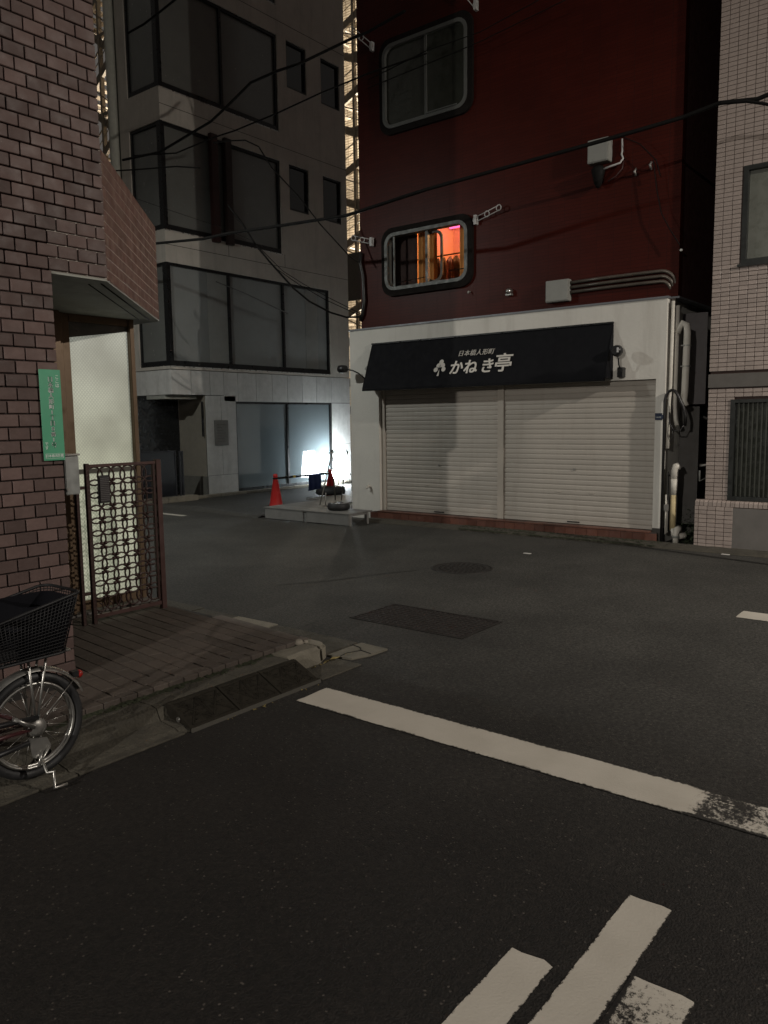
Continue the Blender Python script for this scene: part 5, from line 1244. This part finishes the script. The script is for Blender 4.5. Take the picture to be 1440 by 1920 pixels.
f.tube([(BBx, BY, BBz), (STx, BY, STz - .08)], .017, 8); f.tube([(BBx, BY, BBz), (HX - .72, BY, HZ + .16), (HTx + .02, BY, HTz - .10)], .021, 8)
f.tube([(HTx - .02, BY, HTz - .16), (HTx + .03, BY, HTz + .02)], .022, 8)
f.build('frame', FRB, BC)
bt = MB(); bt.tube([(HX - .02, BY - .055, HZ + .01), (HX - .11, BY - .055, HZ + .075)], .010, 8); bt.build('hub_brace', STEEL, BC)
fk = MB()
for s_ in (-.045, .045): fk.tube([(HX - 1.02, BY + s_, HZ), (HTx - .04, BY + s_ * .8, HTz - .17)], .010, 8)
fk.tube([(HTx - .04, BY - .04, HTz - .17), (HTx - .04, BY + .04, HTz - .17)], .012, 8); fk.build('fork', STEEL, BC)
hb = MB(); hb.tube([(HTx + .02, BY, HTz), (HTx + .05, BY, HTz + .20)], .012, 8); hb.tube([(HTx + .22, BY - .27, HTz + .22), (HTx + .12, BY - .22, HTz + .24), (HTx + .04, BY - .1, HTz + .21), (HTx + .04, BY + .1, HTz + .21), (HTx + .12, BY + .22, HTz + .24), (HTx + .22, BY + .27, HTz + .22)], .011, 8); hb.build('handlebar', STEEL, BC)
for s_ in (-1, 1): MB().tube([(HTx + .20, BY + s_ * .262, HTz + .222), (HTx + .30, BY + s_ * .29, HTz + .21)], .016, 8).build('grip', LAMPB, BC)
sd_ = MB(); sd_.prism([(STx + .11, BY - .09, STz + .04), (STx + .11, BY + .09, STz + .04), (STx, BY + .06, STz + .035), (STx - .14, BY + .018, STz + .035), (STx - .14, BY - .018, STz + .035), (STx, BY - .06, STz + .035)], (0, 0, .05)); sd_.build('saddle', LAMPB, BC, bevel=.015)
MB().tube([(STx - .005, BY, STz - .1), (STx, BY, STz + .05)], .012, 8).build('seat_post', STEEL, BC)
cg = MB(); cg.tube(circ(BBx, BBz, .07, BY - .052, 20), .012, 6, closed=True); cg.tube([(BBx, BY - .052, BBz + .08), (HX, BY - .052, HZ + .05)], .012, 6); cg.tube([(BBx, BY - .052, BBz - .08), (HX, BY - .052, HZ - .05)], .012, 6); cg.build('chain_guard', LAMPB, BC)
ck = MB(); ck.tube([(BBx, BY - .07, BBz), (BBx + .12, BY - .075, BBz - .09)], .009, 6); ck.tube([(BBx, BY + .07, BBz), (BBx - .12, BY + .075, BBz + .09)], .009, 6); ck.build('crank', STEEL, BC)
for (x, y, z) in ((BBx + .12, BY - .11, BBz - .09), (BBx - .12, BY + .11, BBz + .09)): bx(x - .04, x + .04, y - .035, y + .035, z - .012, z + .012).build('pedal', LAMPB, BC)
# kick stand
ks_ = MB(); ks_.prism([(HX - .05, BY - .066, HZ - .03), (HX + .03, BY - .066, HZ - .05), (HX + .045, BY - .066, HZ - .09), (HX - .01, BY - .066, HZ - .14), (HX - .04, BY - .066, HZ - .12)], (0, .01, 0))
ks_.tube([(HX + .0, BY - .07, HZ - .10), (HX - .03, BY - .09, HZ - .155)], .007, 6); ks_.tube([(HX + .035, BY - .07, HZ - .09), (HX + .0, BY - .075, HZ - .13), (HX - .03, BY - .09, HZ - .155)], .007, 6)
ks_.tube([(HX - .01, BY - .06, HZ - .10), (HX - .005, BY - .11, HZ - .19), (HX + .012, BY - .14, .09), (HX + .0, BY - .155, .022), (HX + .055, BY - .165, .022)], .0075, 8); ks_.build('kickstand', STEEL, BC)
# rear carrier and basket
cr = MB()
for s_ in (-.05, .05): cr.tube([(HX - .18, BY + s_, HZ + .315), (HX + .17, BY + s_, HZ + .315)], .006, 6)
for x in (HX - .18, HX - .05, HX + .08, HX + .17): cr.tube([(x, BY - .05, HZ + .315), (x, BY + .05, HZ + .315)], .005, 6)
cr.build('carrier', STEEL, BC)
bk_ = MB()
def brect(z, x0, x1, hw, r=.05, n=5):
    out = []
    for cx, cy, a0 in ((x1 - r, BY + hw - r, 0), (x0 + r, BY + hw - r, 90), (x0 + r, BY - hw + r, 180), (x1 - r, BY - hw + r, 270)):
        for k in range(n + 1): a = R(a0 + 90 * k / n); out.append((cx + r * math.cos(a), cy + r * math.sin(a), z))
    return out
zb_, zt_ = .60, .86
levels = 16; X0b, X1b, X0t, X1t = HX - .22, HX + .13, HX - .27, HX + .19
rings_ = []
for k in range(levels + 1):
    q = k / levels; rr = brect(zb_ + (zt_ - zb_) * q, X0b + (X0t - X0b) * q, X1b + (X1t - X1b) * q, .115 + .035 * q)
    if True:
        rr = [(x, y, z - (.09 * q * max(0, (X1t - x) / .46) ** 1.6)) for x, y, z in rr]
    rings_.append(rr)
    bk_.tube(rr, .0075 if k in (0, levels) else .0024, 5 if k in (0, levels) else 3, closed=True)
for i in range(0, len(rings_[0])):
    bk_.tube([rings_[0][i], rings_[-1][i]], .0019, 3)
m_ = len(rings_[0])
for i in range(m_):    # intermediate verticals on the straight sides
    a, b = Vector(rings_[0][i]), Vector(rings_[0][(i + 1) % m_]); c_, d = Vector(rings_[-1][i]), Vector(rings_[-1][(i + 1) % m_])
    k = int((a - b).length / .012)
    for q in range(1, k): bk_.tube([a.lerp(b, q / k), c_.lerp(d, q / k)], .0021, 3)
for k in range(14):
    x = X0b + .01 + (X1b - X0b - .02) * k / 13; bk_.tube([(x, BY - .11, zb_), (x, BY + .11, zb_)], .002, 3)
bk_.build('basket', BASK, BC)
ln = MB(); ln.box(X0b + .03, X1b - .02, BY - .09, BY + .09, zb_ + .006, zb_ + .05); ln.build('basket_pad', BASK, BC, bevel=.01)
lin = MB()
L0 = brect(zb_ + .01, X0b + .12, X1b - .004, .11); L1 = brect(zb_ + .235, X0t + .20, X1t - .008, .143)
m2_ = len(L0)
for i in range(m2_):
    if L0[i][0] > X0b + .10: lin.v += [L0[i], L1[i]]
    else: lin.v += [L0[i], tuple(Vector(L0[i]).lerp(Vector(L1[i]), .25))]
for i in range(m2_): j = (i + 1) % m2_; lin.f.append((2 * i, 2 * j, 2 * j + 1, 2 * i + 1)); lin.sm.append(True)
lin.build('basket_liner', mat('black_liner', (.006, .006, .008), .9, spec=.1), BC)
rf = MB(); rf.lathe((HX + .235, BY, HZ + .175), [(.016, -.01), (.02, 0), (.014, .012)], 12, 'X'); rf.build('reflector', REFL, BC)
bx(HX + .195, HX + .226, BY - .016, BY + .016, HZ + .168, HZ + .195).build('reflector_mount', LAMPB, BC)

# added shadow caster, unseen off the right edge; breaks up light on the shutters
t = empty('shadow_caster', (8.83, .78, 0), 'added shadow caster with orange mirror discs on a pole, unseen beyond the right edge', 'shadow caster')
MB().tube([(8.83, .78, 0), (8.83, .78, 3.62)], .03, 10).build('pole', mat('orange_pole', (.55, .20, .03), .5), t)
for (y, z, r) in ((1.10, 3.40, .21), (.98, 3.02, .13)):
    MB().lathe((8.80, y, z), [(r * .6, -.06), (r, -.02), (r, .02), (r * .8, .04)], 24, 'X').build('shadow_disc', mat('shadow_disc_orange', (.5, .2, .04), .4), t)
    MB().tube([(8.83, .78, z), (8.82, y, z)], .012, 6).build('bracket', STEELD, t)
# ------------------------------------------------------------------ street lamps just outside the picture (they cast the light)
LL = ['tall grey street lamp off the right side before the tiled building', 'tall grey street lamp behind the viewer along the brick wall', 'tall grey street lamp round the corner in the side street']
for i, (p, e_, c_, aim) in enumerate(LAMPS):
    p = Vector(p); foot = Vector((p.x + (1.6 if i == 0 else -.1 if i == 1 else -.3), p.y + (0 if i == 0 else 2.6 if i == 1 else 0), 0))
    t = empty('street_lamp', foot, LL[i], 'street lamp', 'street lamps')
    MB().tube([foot, foot + Vector((0, 0, p.z + .1))], [.08, .05], 12).build('pole', STEELD, t)
    MB().tube([foot + Vector((0, 0, p.z + .05)), Vector((p.x, p.y, p.z + .14))], .03, 8).build('arm', STEELD, t)
    bx(p.x - .3, p.x + .3, p.y - .12, p.y + .12, p.z + .05, p.z + .15).build('lamp_head', STEELD, t, bevel=.02)
    bx(p.x - .14, p.x + .14, p.y - .09, p.y + .09, p.z + .03, p.z + .049).build('lens', mat('lamp_lens_lit', (.9, .9, .9), .4, emit=(1, .92, .8), estr=20), t)
    d = (Vector(aim) - p).normalized()
    light('street_lamp_light', 'AREA', p, e_, c_, size=.16, rot=d.to_track_quat('-Z', 'Y').to_euler())
